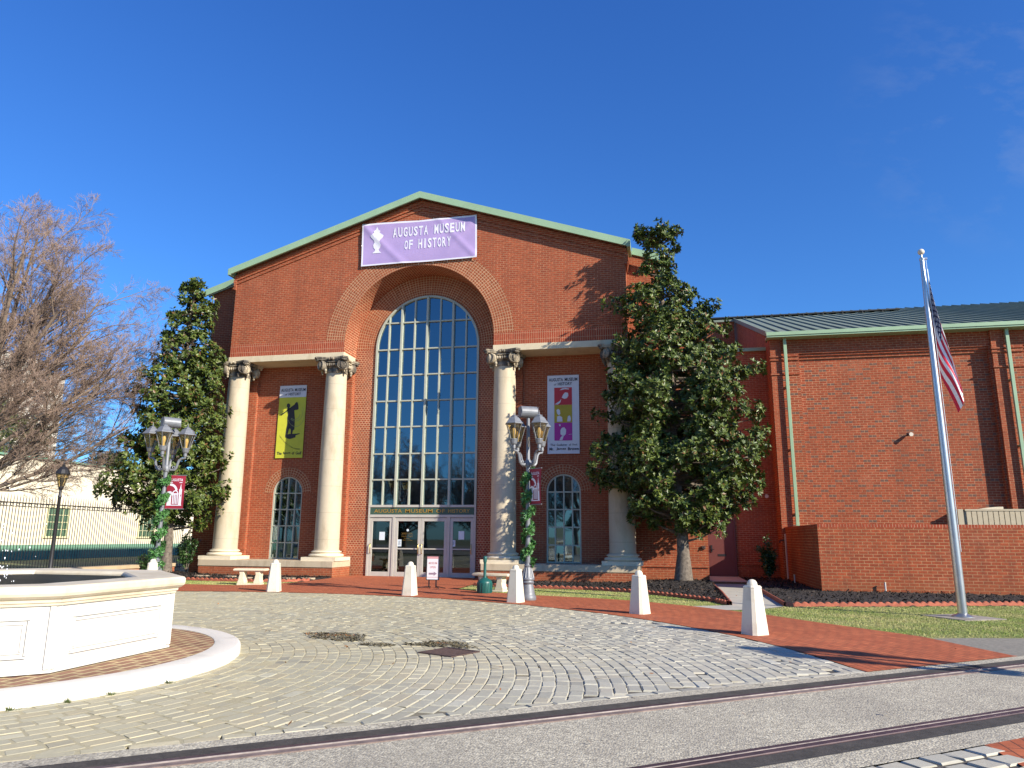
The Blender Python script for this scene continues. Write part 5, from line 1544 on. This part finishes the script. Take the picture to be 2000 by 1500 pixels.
for nm, mt_, z0, z1 in (('red_square', 'banner_red', .617, .84), ('yellow_square', 'banner_gold', .39, .616), ('magenta_square', 'banner_magenta', .164, .389)):
    o = quads(t, nm, mt_, f2, [[(.22, z0), (.78, z0), (.78, z1), (.22, z1)]])
    k = (z1 - z0)
    def S(pl): return [(.22 + .56 * a, z0 + k * b) for a, b in pl]
    if nm[0] == 'r': ps = [S([(.30, .85), (.45, .95), (.65, .97), (.85, .92), (.82, .88), (.6, .9), (.42, .86)]), S([(.42, .42), (.52, .62), (.62, .72), (.78, .68), (.80, .52), (.72, .38), (.58, .34)]), S([(.02, .04), (.30, .22), (.40, .34), (.34, .14), (.2, .02)])]
    elif nm[0] == 'y': ps = [S([(.12, .72), (.22, .78), (.32, .70), (.34, .5), (.26, .42), (.16, .5)]), S([(.14, .06), (.16, .36), (.30, .40), (.44, .30), (.46, .06)]), S([(.72, .06), (.76, .36), (.88, .4), (.94, .2), (.9, .06)])]
    else: ps = [S([(.34, .36), (.34, .58), (.42, .72), (.56, .74), (.66, .6), (.64, .36), (.54, .26), (.44, .28)]), S([(.28, .02), (.36, .2), (.46, .28), (.52, .24), (.44, .02)]), S([(.24, .90), (.30, .80), (.36, .84), (.34, .92)]), S([(.80, .34), (.98, .36), (.98, .345), (.80, .325)])]
    mb = MB()
    for p in ps: mb.add([f3(a, b) for a, b in p], [tuple(range(len(p)))])
    mb.build('pale_figure', 'banner_white', o, org=t.location)
    # the square is the parent, so keep both at the banner's origin

# ------------------------------------------------------------------ small things on the forecourt
def bench(loc, rz, lab, curve, sc=1.0):
    t = thing('stone_bench', lab, 'bench', loc, rz, 'pale cast stone benches beside the entrance walk')
    mb = MB(); n = 14; hw, L = .185, .53
    for (inset, z0, z1) in ((.018, .40, .415), (0.0, .415, .448), (.012, .448, .468)):
        pl = [(x * (L - inset) / L, -hw + inset - curve * (1 - (x / L) ** 2)) for x in lin(-L, L, n)] + [(x * (L - inset) / L, hw - inset - curve * (1 - (x / L) ** 2)) for x in lin(L, -L, n)]
        mb.prism(pl, z0, z1, 'z')
    mb.build('seat', 'cast_stone', t)
    for sx in (-.27, .27):
        mb = MB(); s = 1 if sx > 0 else -1
        pr_ = [(-.12, .05), (.12, .05), (.125, .10), (.10, .14), (.085, .22), (.095, .30), (.08, .36), (.105, .40), (-.105, .40), (-.08, .36), (-.065, .30), (-.085, .22), (-.10, .14), (-.125, .10)]
        mb.prism([(sx + a * s if s > 0 else sx + a, b) for a, b in pr_], -.13 - curve * .6, .13 - curve * .6, 'y')
        mb.build('leg', 'cast_stone', t, bevel=.015)
    mb = MB(); mb.box(-.40, .40, -.15 - curve * .6, .15 - curve * .6, 0, .052); mb.build('base_slab', 'cast_stone', t, bevel=.008)
    t.scale = (sc, sc, 1)
bench((-3.25, -4.45, .014), math.radians(8), 'pale stone bench on the grass left of the entrance', .0, .88)
bench((4.02, -4.75, .014), math.radians(-14), 'curved pale stone bench behind the green ash receptacle, right of the entrance', .05)
t = thing('ash_receptacle', 'dark green plastic ash receptacle with tall thin neck', 'ash bin', (4.02, -5.62, .036))
mb = MB(); mb.lathe([(.185, 0), (.195, .015), (.195, .24), (.19, .275), (.165, .31), (.12, .34), (.075, .36), (.055, .38)], 16); mb.build('base', 'green_plastic', t, smooth=True)
mb = MB(); mb.lathe([(.05, .36), (.04, .42), (.036, .74), (.04, .76), (.046, .765), (.05, .80), (.055, .86), (.05, .89), (.03, .91), (.001, .915)], 14, cap=False); mb.build('neck', 'green_plastic', t, smooth=True)
mb = MB()
for k in range(16):
    a = k * PI / 8; mb.obox((.196 * math.cos(a), .196 * math.sin(a)), a + PI / 2, .012, .004, .02, .25)
mb.build('rib', 'green_plastic', t)
t = thing('sidewalk_sign', 'narrow black framed pavement signboard with a purple arrow, before the doors', 'signboard', (2.21, -4.3, .036), math.radians(4))
w, z0, z1 = .165, .21, .875
mb = MB()
mb.box(-w - .02, -w, -.02, .02, z0, z1); mb.box(w, w + .02, -.02, .02, z0, z1); mb.box(-w, w, -.02, .02, z1 - .02, z1); mb.box(-w, w, -.02, .02, z0, z0 + .02)
mb.build('frame', 'black_iron', t)
mb = MB(); mb.box(-w, w, -.008, .008, z0 + .02, z1 - .02); pn = mb.build('panel', 'sign_white', t)
quads(t, 'stripe', 'sign_pink', lambda a, b: (2.21 + a, -4.3 - .011, .036 + b), [[(-w, z1 - .085), (w, z1 - .085), (w, z1 - .02), (-w, z1 - .02)], [(-w, z0 + .075), (w, z0 + .075), (w, z0 + .085), (-w, z0 + .085)]])
quads(t, 'arrow', 'sign_purple', lambda a, b: (2.21 + a, -4.3 - .011, .036 + b), [[(-.11, .36), (.03, .36), (.03, .33), (.12, .385), (.03, .44), (.03, .41), (-.11, .41)]])
mb = MB(); put_text(mb, 'MUSEUM', -.115, .115, .64, .70, lambda a, b: (a, -.011, b), .01); put_text(mb, 'OPEN', -.08, .08, .53, .59, lambda a, b: (a, -.011, b), .01); mb.build('lettering', 'sign_pink', t)
for s in (-1, 1):
    mb = MB(); x = s * .10
    mb.box(x - .016, x + .016, -.014, .014, .02, .212); mb.tube([(x, 0, .045), (x + s * .30, -.14, .012)], .012, 6); mb.tube([(x, 0, .045), (x + s * .02, .30, .012)], .012, 6); mb.tube([(x, 0, .045), (x + s * .02 + .12, -.26, .012)], .012, 6)
    mb.build('leg', 'black_iron', t)

# flagpole and flag
FP = (13.96, -8.66, .02)
t = thing('flagpole', 'tall brushed metal flagpole with ball finial on a concrete pad', 'flagpole', FP)
mb = MB(); mb.lathe([(.082, .03), (.080, 1.0), (.062, 4.5), (.042, 7.08)], 20); mb.build('pole', 'steel', t, smooth=True)
mb = MB(); mb.lathe([(.19, 0.012), (.19, .028), (.15, .05), (.10, .065), (.085, .075)], 24); mb.build('collar', 'steel', t, smooth=True)
mb = MB(); mb.lathe([(.045, 7.06), (.05, 7.10), (.035, 7.12), (.018, 7.13), (.016, 7.20)], 14); mb.box(-.02, .10, -.02, .02, 7.08, 7.12); mb.build('truck', 'steel', t, smooth=True)
mb = MB(); mb.ball((0, 0, 7.25), .065, 16, 10); mb.build('finial', 'white_paint', t, smooth=True)
mb = MB(); mb.tube([(.085, -.03, 1.2), (.07, -.05, 4.5), (.06, -.04, 7.06)], .005, 5); mb.build('halyard', 'paper', t)
mb = MB(); mb.obox((0, 0), math.radians(28), .48, .48, -.02, .014); mb.build('concrete_pad', 'concrete_pad', t)
t = thing('national_flag', 'American stars and stripes hanging limp from the flagpole', 'flag', (FP[0], FP[1], 5.6))
mb = MB(); nu, nv = 44, 26
def FL(u, v):
    # v: 0 foot .. 1 head along the hoist, u along the fly
    hz = 6.86 - (1 - v) * 1.5 * (1 - .58 * u)
    th = math.radians(12 + 7 * math.sin(PI * v))
    l = u * 2.38
    sm = min(1, max(0, (v - .30) / .25)); sm = sm * sm * (3 - 2 * sm); fade = max(0, 1 - u * 1.5)
    x = .047 + .04 * sm * (1 - u) * min(1, 4 * u) + .05 * u + l * math.sin(th) * (.24 + .23 * u) * (1 - .75 * (1 - sm) * fade) + .015 * math.sin(9 * u + 3 * v)
    z = hz - l * math.cos(th) - .02 * u
    y = -.03 + .09 * (1 - sm) * fade + .045 * u ** .6 * math.sin(v * 13 + u * 2.2) + .05 * math.sin(3.2 * u + 5 * v)
    return (FP[0] + x, FP[1] + y, z)
v = [FL(i / nu, k / nv) for k in range(nv + 1) for i in range(nu + 1)]
fs = []; uvs = []
for k in range(nv):
    for i in range(nu):
        fs.append((k * (nu + 1) + i, k * (nu + 1) + i + 1, (k + 1) * (nu + 1) + i + 1, (k + 1) * (nu + 1) + i))
        uvs.append([(i / nu, k / nv), ((i + 1) / nu, k / nv), ((i + 1) / nu, (k + 1) / nv), (i / nu, (k + 1) / nv)])
mb.add(v, fs, uvs); mb.build('cloth', 'flag_cloth', t, smooth=True, org=t.location)
mb = MB(); mb.tube([FL(0, k / 8) for k in range(9)], .014, 5); mb.build('heading', 'paper', t, org=t.location)
# ------------------------------------------------------------------ magnolias
CAMXY = np.array((8.5823, -24.2534))
def blocked(P):
    x, y, z = P[:, 0], P[:, 1], P[:, 2]
    b = (y > .80) & (x > -9.35) & (x < 10.1)
    b |= (y > -.18) & (np.abs(x) < 7.72) & (z > 7.6)
    b |= (y > 4.2) & (x > 9.9)
    b |= (y > 3.1) & (x > 12.4)
    for cx in (-7.19, 7.19): b |= (x - cx) ** 2 + (y - .256) ** 2 < .55 ** 2
    b |= (z < .25)
    return b
def magnolia(lab, loc, prof, seed, r0, lean, dens=1.0, trunk_top=None):
    rg = np.random.default_rng(seed)
    t = thing('magnolia_tree', lab, 'tree', loc, group='glossy magnolia trees flanking the museum front')
    d = np.array(loc[:2]) - CAMXY; d /= np.linalg.norm(d); s = np.array((d[1], -d[0]))
    pr_ = np.array(sorted(prof)); Z, Lf, Rf = pr_[:, 0], pr_[:, 1], pr_[:, 2]
    zt = Z.max(); zb = Z.min()
    axis = lambda z: s * lean * (z / zt) ** 1.2
    trunk = MB()
    tp = []
    for k in range(14):
        z = zt * .96 * k / 13; a = axis(z)
        tp.append((a[0] + .05 * math.sin(z * 1.3), a[1] + .05 * math.cos(z * 1.7), z - .05))
    rad = [r0 * (1 + .55 * math.exp(-max(0, p[2]) / .22)) * (1 - .88 * (p[2] / zt)) + .012 for p in tp]
    trunk.tube(tp, rad, 14)
    Cs, As = [], []
    z = zb + .15
    while z < zt - .1:
        L_, R_ = -np.interp(z, Z, Lf), np.interp(z, Z, Rf)
        D_ = .5 * (max(L_, 0) + max(R_, 0)) * .72
        n = int((2.5 + 3.0 * (max(L_, 0) + R_) / 2) * dens + rg.uniform(0, 1.5))
        p0 = rg.uniform(0, 2 * PI)
        for k in range(n):
            ph = p0 + 2 * PI * k / n + rg.normal(0, .35)
            c, sn = math.cos(ph), math.sin(ph)
            ext = (R_ if c > 0 else L_) * c * c + D_ * sn * sn
            if ext < .12: continue
            ext *= rg.choice([.55, .75, .88, .97, 1.0], p=[.16, .24, .24, .22, .14])
            a = axis(z)
            dirv = s * c + d * sn
            rise = rg.uniform(-.10, .34) * ext
            start = np.array((a[0], a[1], max(zb * .8, z - rise - .1)))
            end = np.array((a[0] + dirv[0] * ext, a[1] + dirv[1] * ext, z + rg.normal(0, .1)))
            if ext > .6:
                mid = start * .5 + end * .5 + np.array((0, 0, -.06 * ext))
                w = np.array([start, mid, end])
                if not blocked(w + np.array(loc)).any(): trunk.tube([tuple(q) for q in w], [.018 + .018 * ext, .016 + .008 * ext, .008], 6, cap=False)
            nc = 1 + int(ext / .55)
            for q in range(nc):
                f = 1.0 - .62 * q / max(1, nc) if nc > 1 else .85
                cc = start + (end - start) * f + rg.normal(0, .08, 3)
                m_ = int(rg.integers(7, 11))
                off = rg.normal(0, 1, (m_, 3)); off /= np.linalg.norm(off, axis=1, keepdims=True); off *= (rg.uniform(.25, 1, m_) ** .5)[:, None] * np.array((.38, .38, .24)) * min(1, .5 + ext * .4)
                # pull clumps back inside the outline
                P = cc + off
                rr_ = (P[:, :2] - a) @ dirv
                over = np.maximum(0, rr_ - ext)
                P[:, :2] -= over[:, None] * dirv
                Cs.append(P)
                ax = off / .3 * .8 + np.array((dirv[0] * .5, dirv[1] * .5, .55))
                As.append(ax)
        z += .27
    # leader tuft
    a = axis(zt)
    P = np.c_[rg.normal(a[0], .14, 46), rg.normal(a[1], .14, 46), zt - np.abs(rg.normal(0, .28, 46)) - .12]; Cs.append(P); As.append(np.c_[rg.normal(0, .5, (46, 2)), np.full(46, .8)])
    C = np.concatenate(Cs); A = np.concatenate(As)
    k = ~blocked(C + np.array(loc))
    C, A = C[k], A[k]
    V, Q, T = leaf_cloud(C, A, 11, .145, .034, rg, .9, .45)
    kk = ~blocked((V.reshape(-1, 4, 3)[:, 2]) + np.array(loc))
    V = V.reshape(-1, 4, 3)[kk].reshape(-1, 3); T = T.reshape(-1, 4)[kk].ravel(); Q = np.arange(len(V)).reshape(-1, 4)
    trunk.build('trunk', 'bark', t, smooth=True)
    np_mesh('crown', V, Q, 'magnolia_leaf', t, T)
    return t
PR_R = [(12.25, -1.10, .30), (11.9, -1.12, .42), (11.62, -1.05, .45), (11.2, -.95, .25), (10.88, -1.2, -.02), (10.5, -1.0, .3), (10.09, -1.5, .65), (9.7, -1.3, .7), (9.34, -2.2, .95), (9.25, -2.3, 1.56), (9.0, -1.6, 1.0), (8.6, -2.12, 1.19), (8.2, -1.9, 1.5), (7.83, -2.44, 2.73), (7.45, -2.5, 2.2), (7.1, -2.3, 2.85), (6.6, -2.3, 2.3), (6.05, -2.98, 2.7), (5.34, -2.63, 2.9), (4.8, -2.2, 2.5), (4.3, -2.83, 2.84), (3.62, -3.01, 3.08), (2.95, -2.5, 2.37), (2.28, -1.92, 2.25), (1.79, -1.01, 1.3), (1.35, .3, 1.25)]
PR_L = [(11.67, -.25, .42), (11.3, -.45, .5), (10.98, -.6, .95), (10.5, -.75, .8), (10.09, -1.06, 1.1), (9.45, -.82, 1.07), (8.9, -.9, 1.1), (8.59, -1.25, 1.5), (7.96, -1.22, 1.47), (7.5, -1.3, 1.4), (7.09, -2.11, 1.85), (6.28, -1.94, 2.0), (5.7, -1.7, 1.8), (5.25, -2.29, 2.2), (4.7, -1.8, 1.95), (4.25, -1.99, 2.13), (3.64, -2.53, 1.8), (2.86, -2.61, 2.0), (2.28, -1.88, 1.76), (1.7, -.75, 1.56)]
def rescale(prof, k, g): return [(1.415 + (z - 1.415) * k, l * k * g, r * k * g) for z, l, r in prof]
def shift(prof, lean):                    # outlines were measured about the foot; make them relative to the leaning axis
    zt = max(p[0] for p in prof)
    return [(z, l - lean * (z / zt) ** 1.2, r - lean * (z / zt) ** 1.2) for z, l, r in prof]
magR = magnolia('tall dark magnolia right of the museum front, its shadow cast on the gable', (9.06, -.8, .16), shift(rescale(PR_R, .944, 1.07), -.38), 11, .185, -.40, .92)
magL = magnolia('smaller magnolia at the left corner of the museum, behind a lamp post', (-8.3, -1.5, .08), shift(rescale(PR_L, .904, 1.05), .05), 12, .15, .05, 1.0)

def shrub(name, lab, loc, h, w, seed, n, mat='shrub_leaf', L=.075):
    rg = np.random.default_rng(seed)
    t = thing(name, lab, 'shrub', loc)
    mb = MB()
    Cs = []
    for k in range(9):
        a = rg.uniform(0, 2 * PI); e = np.array((math.cos(a) * w * rg.uniform(.3, 1), math.sin(a) * w * rg.uniform(.3, 1), h * rg.uniform(.5, 1)))
        if k == 0: e = np.array((0, 0, h))
        mb.tube([(0, 0, 0), tuple(e * .5 + np.array((0, 0, .05))), tuple(e)], [.016, .010, .004], 5)
        f = rg.uniform(.3, 1, n // 9)[:, None]
        Cs.append(e * f + rg.normal(0, .06, (n // 9, 3)))
    C = np.concatenate(Cs); C = C[C[:, 2] > .08]
    V, Q, T = leaf_cloud(C, rg.normal(0, .5, C.shape) + np.array((0, 0, .7)), 7, L, L * .3, rg)
    mb.build('stem', 'bark', t); np_mesh('foliage', V, Q, mat, t, T)
    return t
shrub('garden_shrub', 'small upright shrub beside the shaded end of the screen wall', (11.95, 2.3, .06), 1.42, .42, 51, 620)
shrub('garden_shrub', 'dark straggly shrub behind the left magnolia trunk', (-8.75, .35, .05), 1.5, .42, 52, 500)
shrub('garden_shrub', 'low dark shrub between the left lamp post and the seat wall', (-8.35, -2.3, .03), .75, .40, 53, 300)

# ------------------------------------------------------------------ bare trees
def tube_np(store, pts, rad, seg):
    pts = np.asarray(pts); n = len(pts)
    d = np.gradient(pts, axis=0); d /= np.linalg.norm(d, axis=1, keepdims=True) + 1e-9
    ref = np.array((.31, .77, .55)); u = np.cross(d, ref); u /= np.linalg.norm(u, axis=1, keepdims=True) + 1e-9; w = np.cross(d, u)
    t = 2 * PI * np.arange(seg) / seg
    V = pts[:, None] + (u[:, None] * np.cos(t)[None, :, None] + w[:, None] * np.sin(t)[None, :, None]) * np.asarray(rad)[:, None, None]
    o = store['n']; i = np.arange(n - 1)[:, None] * seg; k = np.arange(seg)[None]; j = (k + 1) % seg
    Q = np.stack([i + k, i + j, i + seg + j, i + seg + k], -1).reshape(-1, 4) + o
    store['V'].append(V.reshape(-1, 3)); store['Q'].append(Q); store['n'] += n * seg
def bare_tree(name, lab, loc, seed, limbs, group):
    rg = np.random.default_rng(seed)
    t = thing(name, lab, 'tree', loc, group=group)
    big = dict(V=[], Q=[], n=0); fine = dict(V=[], Q=[], n=0)
    def grow(p, d, L, r, depth):
        ns = 6 if depth < 2 else (4 if depth < 3 else 3)
        pts = [np.array(p)]; dd = np.array(d) / np.linalg.norm(d)
        for k in range(ns):
            dd = dd + rg.normal(0, .10 if depth < 3 else .16, 3) + np.array((0, 0, .035 if depth < 2 else -.015)); dd /= np.linalg.norm(dd)
            pts.append(pts[-1] + dd * L / ns)
        rad = np.linspace(r, max(.003, r * (.34 if depth < 3 else .5)), ns + 1)
        tube_np(big if depth < 2 else fine, pts, rad, (8, 6, 4, 3, 3)[min(depth, 4)])
        if depth >= 4: return
        nch = (10, 9, 8, 7)[depth]
        for k in range(nch):
            f = (.22 + .78 * (k + rg.uniform(.2, .8)) / nch)
            x = f * ns; i = min(ns - 1, int(x)); q = pts[i] + (pts[i + 1] - pts[i]) * (x - i)
            ax = pts[i + 1] - pts[i]; ax = ax / np.linalg.norm(ax)
            sd = np.cross(ax, rg.normal(0, 1, 3)); sd /= np.linalg.norm(sd)
            an = rg.uniform(.45, .85)
            nd = ax * math.cos(an) + sd * math.sin(an) + np.array((0, 0, .10))
            rr = (rad[i] * (1 - (x - i)) + rad[i + 1] * (x - i))
            grow(q, nd, L * rg.uniform(.36, .52) * (1.0 - .35 * f) if depth < 3 else L * rg.uniform(.4, .7), max(.0038, min(rr * .55, r * .38)), depth + 1)
    tp = [(0, 0, -.1), (.02, .03, .5), (.05, .05, 1.2), (.1, .08, 2.0), (.16, .12, 2.7)]
    tube_np(big, tp, [.42, .33, .29, .28, .25], 12)
    for (az, el, L, r, zz) in limbs:
        dv = (math.cos(az) * math.cos(el), math.sin(az) * math.cos(el), math.sin(el))
        grow((.05 + .04 * zz, .04 * zz, zz), dv, L * .87, r * .8, 0)
    np_mesh('trunk', np.concatenate(big['V']), np.concatenate(big['Q']), 'bark_bare', t, smooth=True)
    np_mesh('twigs', np.concatenate(fine['V']), np.concatenate(fine['Q']), 'twig', t)
    return t
R_ = math.radians
LIMBS = [(R_(45), R_(52), 8.2, .17, 2.5), (R_(20), R_(58), 9.6, .15, 2.6), (R_(75), R_(58), 8.8, .15, 2.6), (R_(120), R_(60), 8.5, .13, 2.5), (R_(200), R_(55), 8, .14, 2.4), (R_(300), R_(55), 8.3, .14, 2.5), (R_(50), R_(76), 10.6, .17, 2.6), (R_(350), R_(66), 9.6, .14, 2.6), (R_(40), R_(30), 7.0, .11, 2.1), (R_(62), R_(20), 5.6, .075, 2.0), (R_(90), R_(78), 10.6, .14, 2.6), (R_(25), R_(38), 7.2, .10, 2.3), (R_(58), R_(44), 8.6, .12, 2.4), (R_(34), R_(66), 9.6, .12, 2.6), (R_(66), R_(36), 7.8, .10, 2.3), (R_(12), R_(46), 8.0, .11, 2.4), (R_(45), R_(60), 9.2, .13, 2.6)]
bt = bare_tree('bare_tree', 'large leafless tree with brownish twigs over the iron fence', (-14.5, -4.9, 0), 61, LIMBS, None)
for i, (x, y, rz, sc) in enumerate(((-52, -62, 1.0, .9), (-40, -66, 2.2, 1.0), (-30, -62, 3.6, .95), (-25, -66, 5.0, .85), (-20.5, -61, 2.0, 1.0), (-15, -64, 1.1, .9), (-10, -62, .4, .95), (-2, -66, 2.8, 1.0), (6, -64, 4.2, .9))):
    c = dup(bt, (x, y, 0), rz, 'leafless street tree across the road, mirrored in the museum windows', (sc,) * 3)
    c['group'] = 'leafless trees across the road'
for i, (x, y, sc) in enumerate(((-38, -54, .5), (-24, -60, .34), (-7, -56, .42), (1, -56, .4))):
    c = dup(magR, (x, y, 0), 1.3 * i + .5, 'dark evergreen tree across the road, mirrored in the museum windows', (sc * 1.5, sc * 1.5, sc))
    c['group'] = 'evergreen trees across the road'

# ------------------------------------------------------------------ left background
t = thing('seat_wall', 'low brick seat wall with tan stone cap in front of the iron fence', 'wall', (-8.7, -5, 0))
path = [(-8.3, -14.5), (-8.55, -7.87), (-8.78, -4.24), (-8.78, -.55)]
def wall_path(mb, path, w, z0, z1):
    P = [np.array(p) for p in path]; off = []
    for i, p in enumerate(P):
        a = P[min(i + 1, len(P) - 1)] - P[max(0, i - 1)]; a /= np.linalg.norm(a); off.append(np.array((-a[1], a[0])) * w)
    for i in range(len(P) - 1):
        q = [P[i] - off[i], P[i + 1] - off[i + 1], P[i + 1] + off[i + 1], P[i] + off[i]]
        v = [(p[0], p[1], z) for z in (z0, z1) for p in q]
        mb.add(v, [(3, 2, 1, 0), (4, 5, 6, 7), (0, 1, 5, 4), (1, 2, 6, 5), (2, 3, 7, 6), (3, 0, 4, 7)])
mb = MB(); wall_path(mb, path, .18, -.1, .33); mb.build('brickwork', 'brick_low', t, org=t.location)
mb = MB(); wall_path(mb, path, .215, .331, .44); mb.build('cap', 'tan_cap', t, org=t.location)

t = thing('iron_fence', 'tall black iron picket fence with spear tops along the cream building', 'fence', (-16.3, 3, 0))
fp = [np.array(p) for p in ((-8.45, -15.5), (-9.15, -7.33), (-9.62, -1.97), (-9.85, 1.56))]
pick = MB(); rails = MB(); deco = MB()
for a, b in zip(fp[:-1], fp[1:]):
    L = np.linalg.norm(b - a); n = int(L / .112)
    for z in (.22, 2.27, 2.17): rails.tube([(*a, z), (*b, z)], .017 if z > 2.2 or z < 1 else .010, 6)
    for i in range(n):
        p = a + (b - a) * i / n
        pick.tube([(p[0], p[1], .03), (p[0], p[1], 2.36), (p[0], p[1], 2.52)], [.0095, .0095, .002], 4)
        q = a + (b - a) * (i + .5) / n
        if i % 2 == 0: deco.tube([(q[0] + (b - a)[0] / L * .04 * math.cos(k * PI / 3), q[1] + (b - a)[1] / L * .04 * math.cos(k * PI / 3), 2.22 + .04 * math.sin(k * PI / 3)) for k in range(7)], .008, 4)
pick.build('pickets', 'black_iron', t, org=t.location); rails.build('rail', 'black_iron', t, org=t.location); deco.build('ring_ornament', 'black_iron', t, org=t.location)

t = thing('post_lamp', 'old black post lamp with single glass lantern in front of the iron fence', 'street lamp', (-8.98, -5.64, 0)); t.scale = (.8, .8, .8)
mb = MB(); mb.lathe([(.12, 0), (.12, .25), (.09, .35), (.075, 1.0), (.055, 3.1), (.07, 3.12), (.05, 3.2), (.045, 3.38)], 14); mb.build('post', 'black_iron', t, smooth=True)
mb = MB(); mb.lathe([(.05, 3.36), (.09, 3.44), (.10, 3.5)], 12); mb.lathe([(.245, 3.95), (.25, 3.98), (.19, 4.12), (.10, 4.22), (.05, 4.25), (.06, 4.29), (.02, 4.33), (.03, 4.36), (.004, 4.44)], 12)
for k in range(6):
    a = k * PI / 3; mb.tube([(.10 * math.cos(a), .10 * math.sin(a), 3.5), (.22 * math.cos(a), .22 * math.sin(a), 3.96)], .010, 5)
mb.build('lantern_frame', 'black_iron', t)
mb = MB(); mb.lathe([(.095, 3.5), (.215, 3.95)], 6, cap=False); mb.build('lantern_glass', 'lamp_glass', t)
mb = MB(); mb.lathe([(.04, 3.5), (.05, 3.6), (.08, 3.72), (.05, 3.8), (.002, 3.84)], 10); mb.build('bulb', 'black_iron', t)

t = thing('cream_building', 'long low cream building with green base band behind the iron fence', 'building', (-28.3, 14, 0))
mb = MB(); mb.box(-44, -28.3, -40, 60, .78, 5.83); mb.build('wall', 'cream_wall', t, org=t.location)
mb = MB(); mb.box(-44, -28.25, -40, 60, -.1, .78); mb.build('base_band', 'green_band', t, org=t.location)
mb = MB(); mb.box(-44.1, -28.15, -40.1, 60.1, 5.83, 5.94); mb.build('roof_edge', 'green_band', t, org=t.location)
for y in (4.0, 14.9, 23.0, 31.5):
    mb = MB(); mb.box(-28.32, -28.2, y - .95, y + .95, 1.18, 1.28); mb.box(-28.31, -28.24, y - .9, y - .78, 1.28, 3.0); mb.box(-28.31, -28.24, y + .78, y + .9, 1.28, 3.0); mb.box(-28.31, -28.24, y - .9, y + .9, 3.0, 3.1)
    w = mb.build('window', 'cream_trim', t, org=t.location)
    mb = MB(); mb.box(-28.32, -28.285, y - .78, y + .78, 1.28, 3.0); mb.build('pane', 'green_glass', w, org=t.location)
    mb = MB()
    for k in (-.39, 0, .39): mb.box(-28.29, -28.265, y + k - .02, y + k + .02, 1.28, 3.0)
    for z in (1.7, 2.14, 2.57): mb.box(-28.288, -28.27, y - .78, y + .78, z - .015, z + .015)
    mb.build('glazing_bar', 'cream_trim', w, org=t.location)

t = thing('apartment_tower', 'distant pale apartment tower half hidden by bare branches', 'tower', (-108, 78, 0))
mb = MB(); mb.box(-118, -101.5, 70, 90, -.1, 30.5); mb.box(-118, -106, 72, 88, 30.5, 33.5); mb.build('wall', 'tower_wall', t, org=t.location)
for fl in range(9):
    z = 2.2 + fl * 3.2
    for x in (-115.5, -111, -106.2):
        mb = MB(); mb.box(x - 1.3, x + 1.3, 69.9, 70.05, z, z + 1.9); mb.build('window', 'tower_glass', t, org=t.location)
    for y in (74, 79.5, 85):
        mb = MB(); mb.box(-101.6, -101.4, y - 1.4, y + 1.4, z, z + 1.9); mb.build('window', 'tower_glass', t, org=t.location)
    mb = MB(); mb.box(-109, -103, 68.3, 70, z - .7, z - .5); mb.box(-109, -103, 68.3, 68.4, z - .5, z + .35); mb.build('balcony', 'tower_wall', t, org=t.location)

def evergreen(lab, loc, h, w, seed):
    rg = np.random.default_rng(seed)
    t = thing('evergreen_tree', lab, 'tree', loc, group='evergreens behind the cream building')
    mb = MB(); mb.tube([(0, 0, 0), (.1, 0, h * .5), (.05, .1, h * .95)], [.3, .2, .04], 8)
    Cs = []
    for k in range(46):
        a = rg.uniform(0, 2 * PI); z = h * rg.uniform(.3, 1); r = w * math.sin(PI * min(1, (1.05 - z / h) * .75 + .1)) * rg.uniform(.3, 1)
        c = np.array((r * math.cos(a), r * math.sin(a), z)); mb.tube([(0, 0, z - r * .4), tuple(c)], [.06, .015], 5)
        Cs.append(c + rg.normal(0, 1, (60, 3)) * np.array((.5, .5, .32)))
    C = np.concatenate(Cs)
    V, Q, T = leaf_cloud(C, rg.normal(0, .5, C.shape) + np.array((0, 0, .6)), 5, .30, .05, rg)
    mb.build('trunk', 'bark', t); np_mesh('crown', V, Q, 'pine_leaf', t, T)
evergreen('olive green evergreen showing above the cream building at the left edge', (-46.5, 27, 0), 12.0, 4.2, 71)
evergreen('far evergreen tip showing above the cream roof right of the bare limb', (-46.5, 40, 0), 9.4, 2.8, 72)
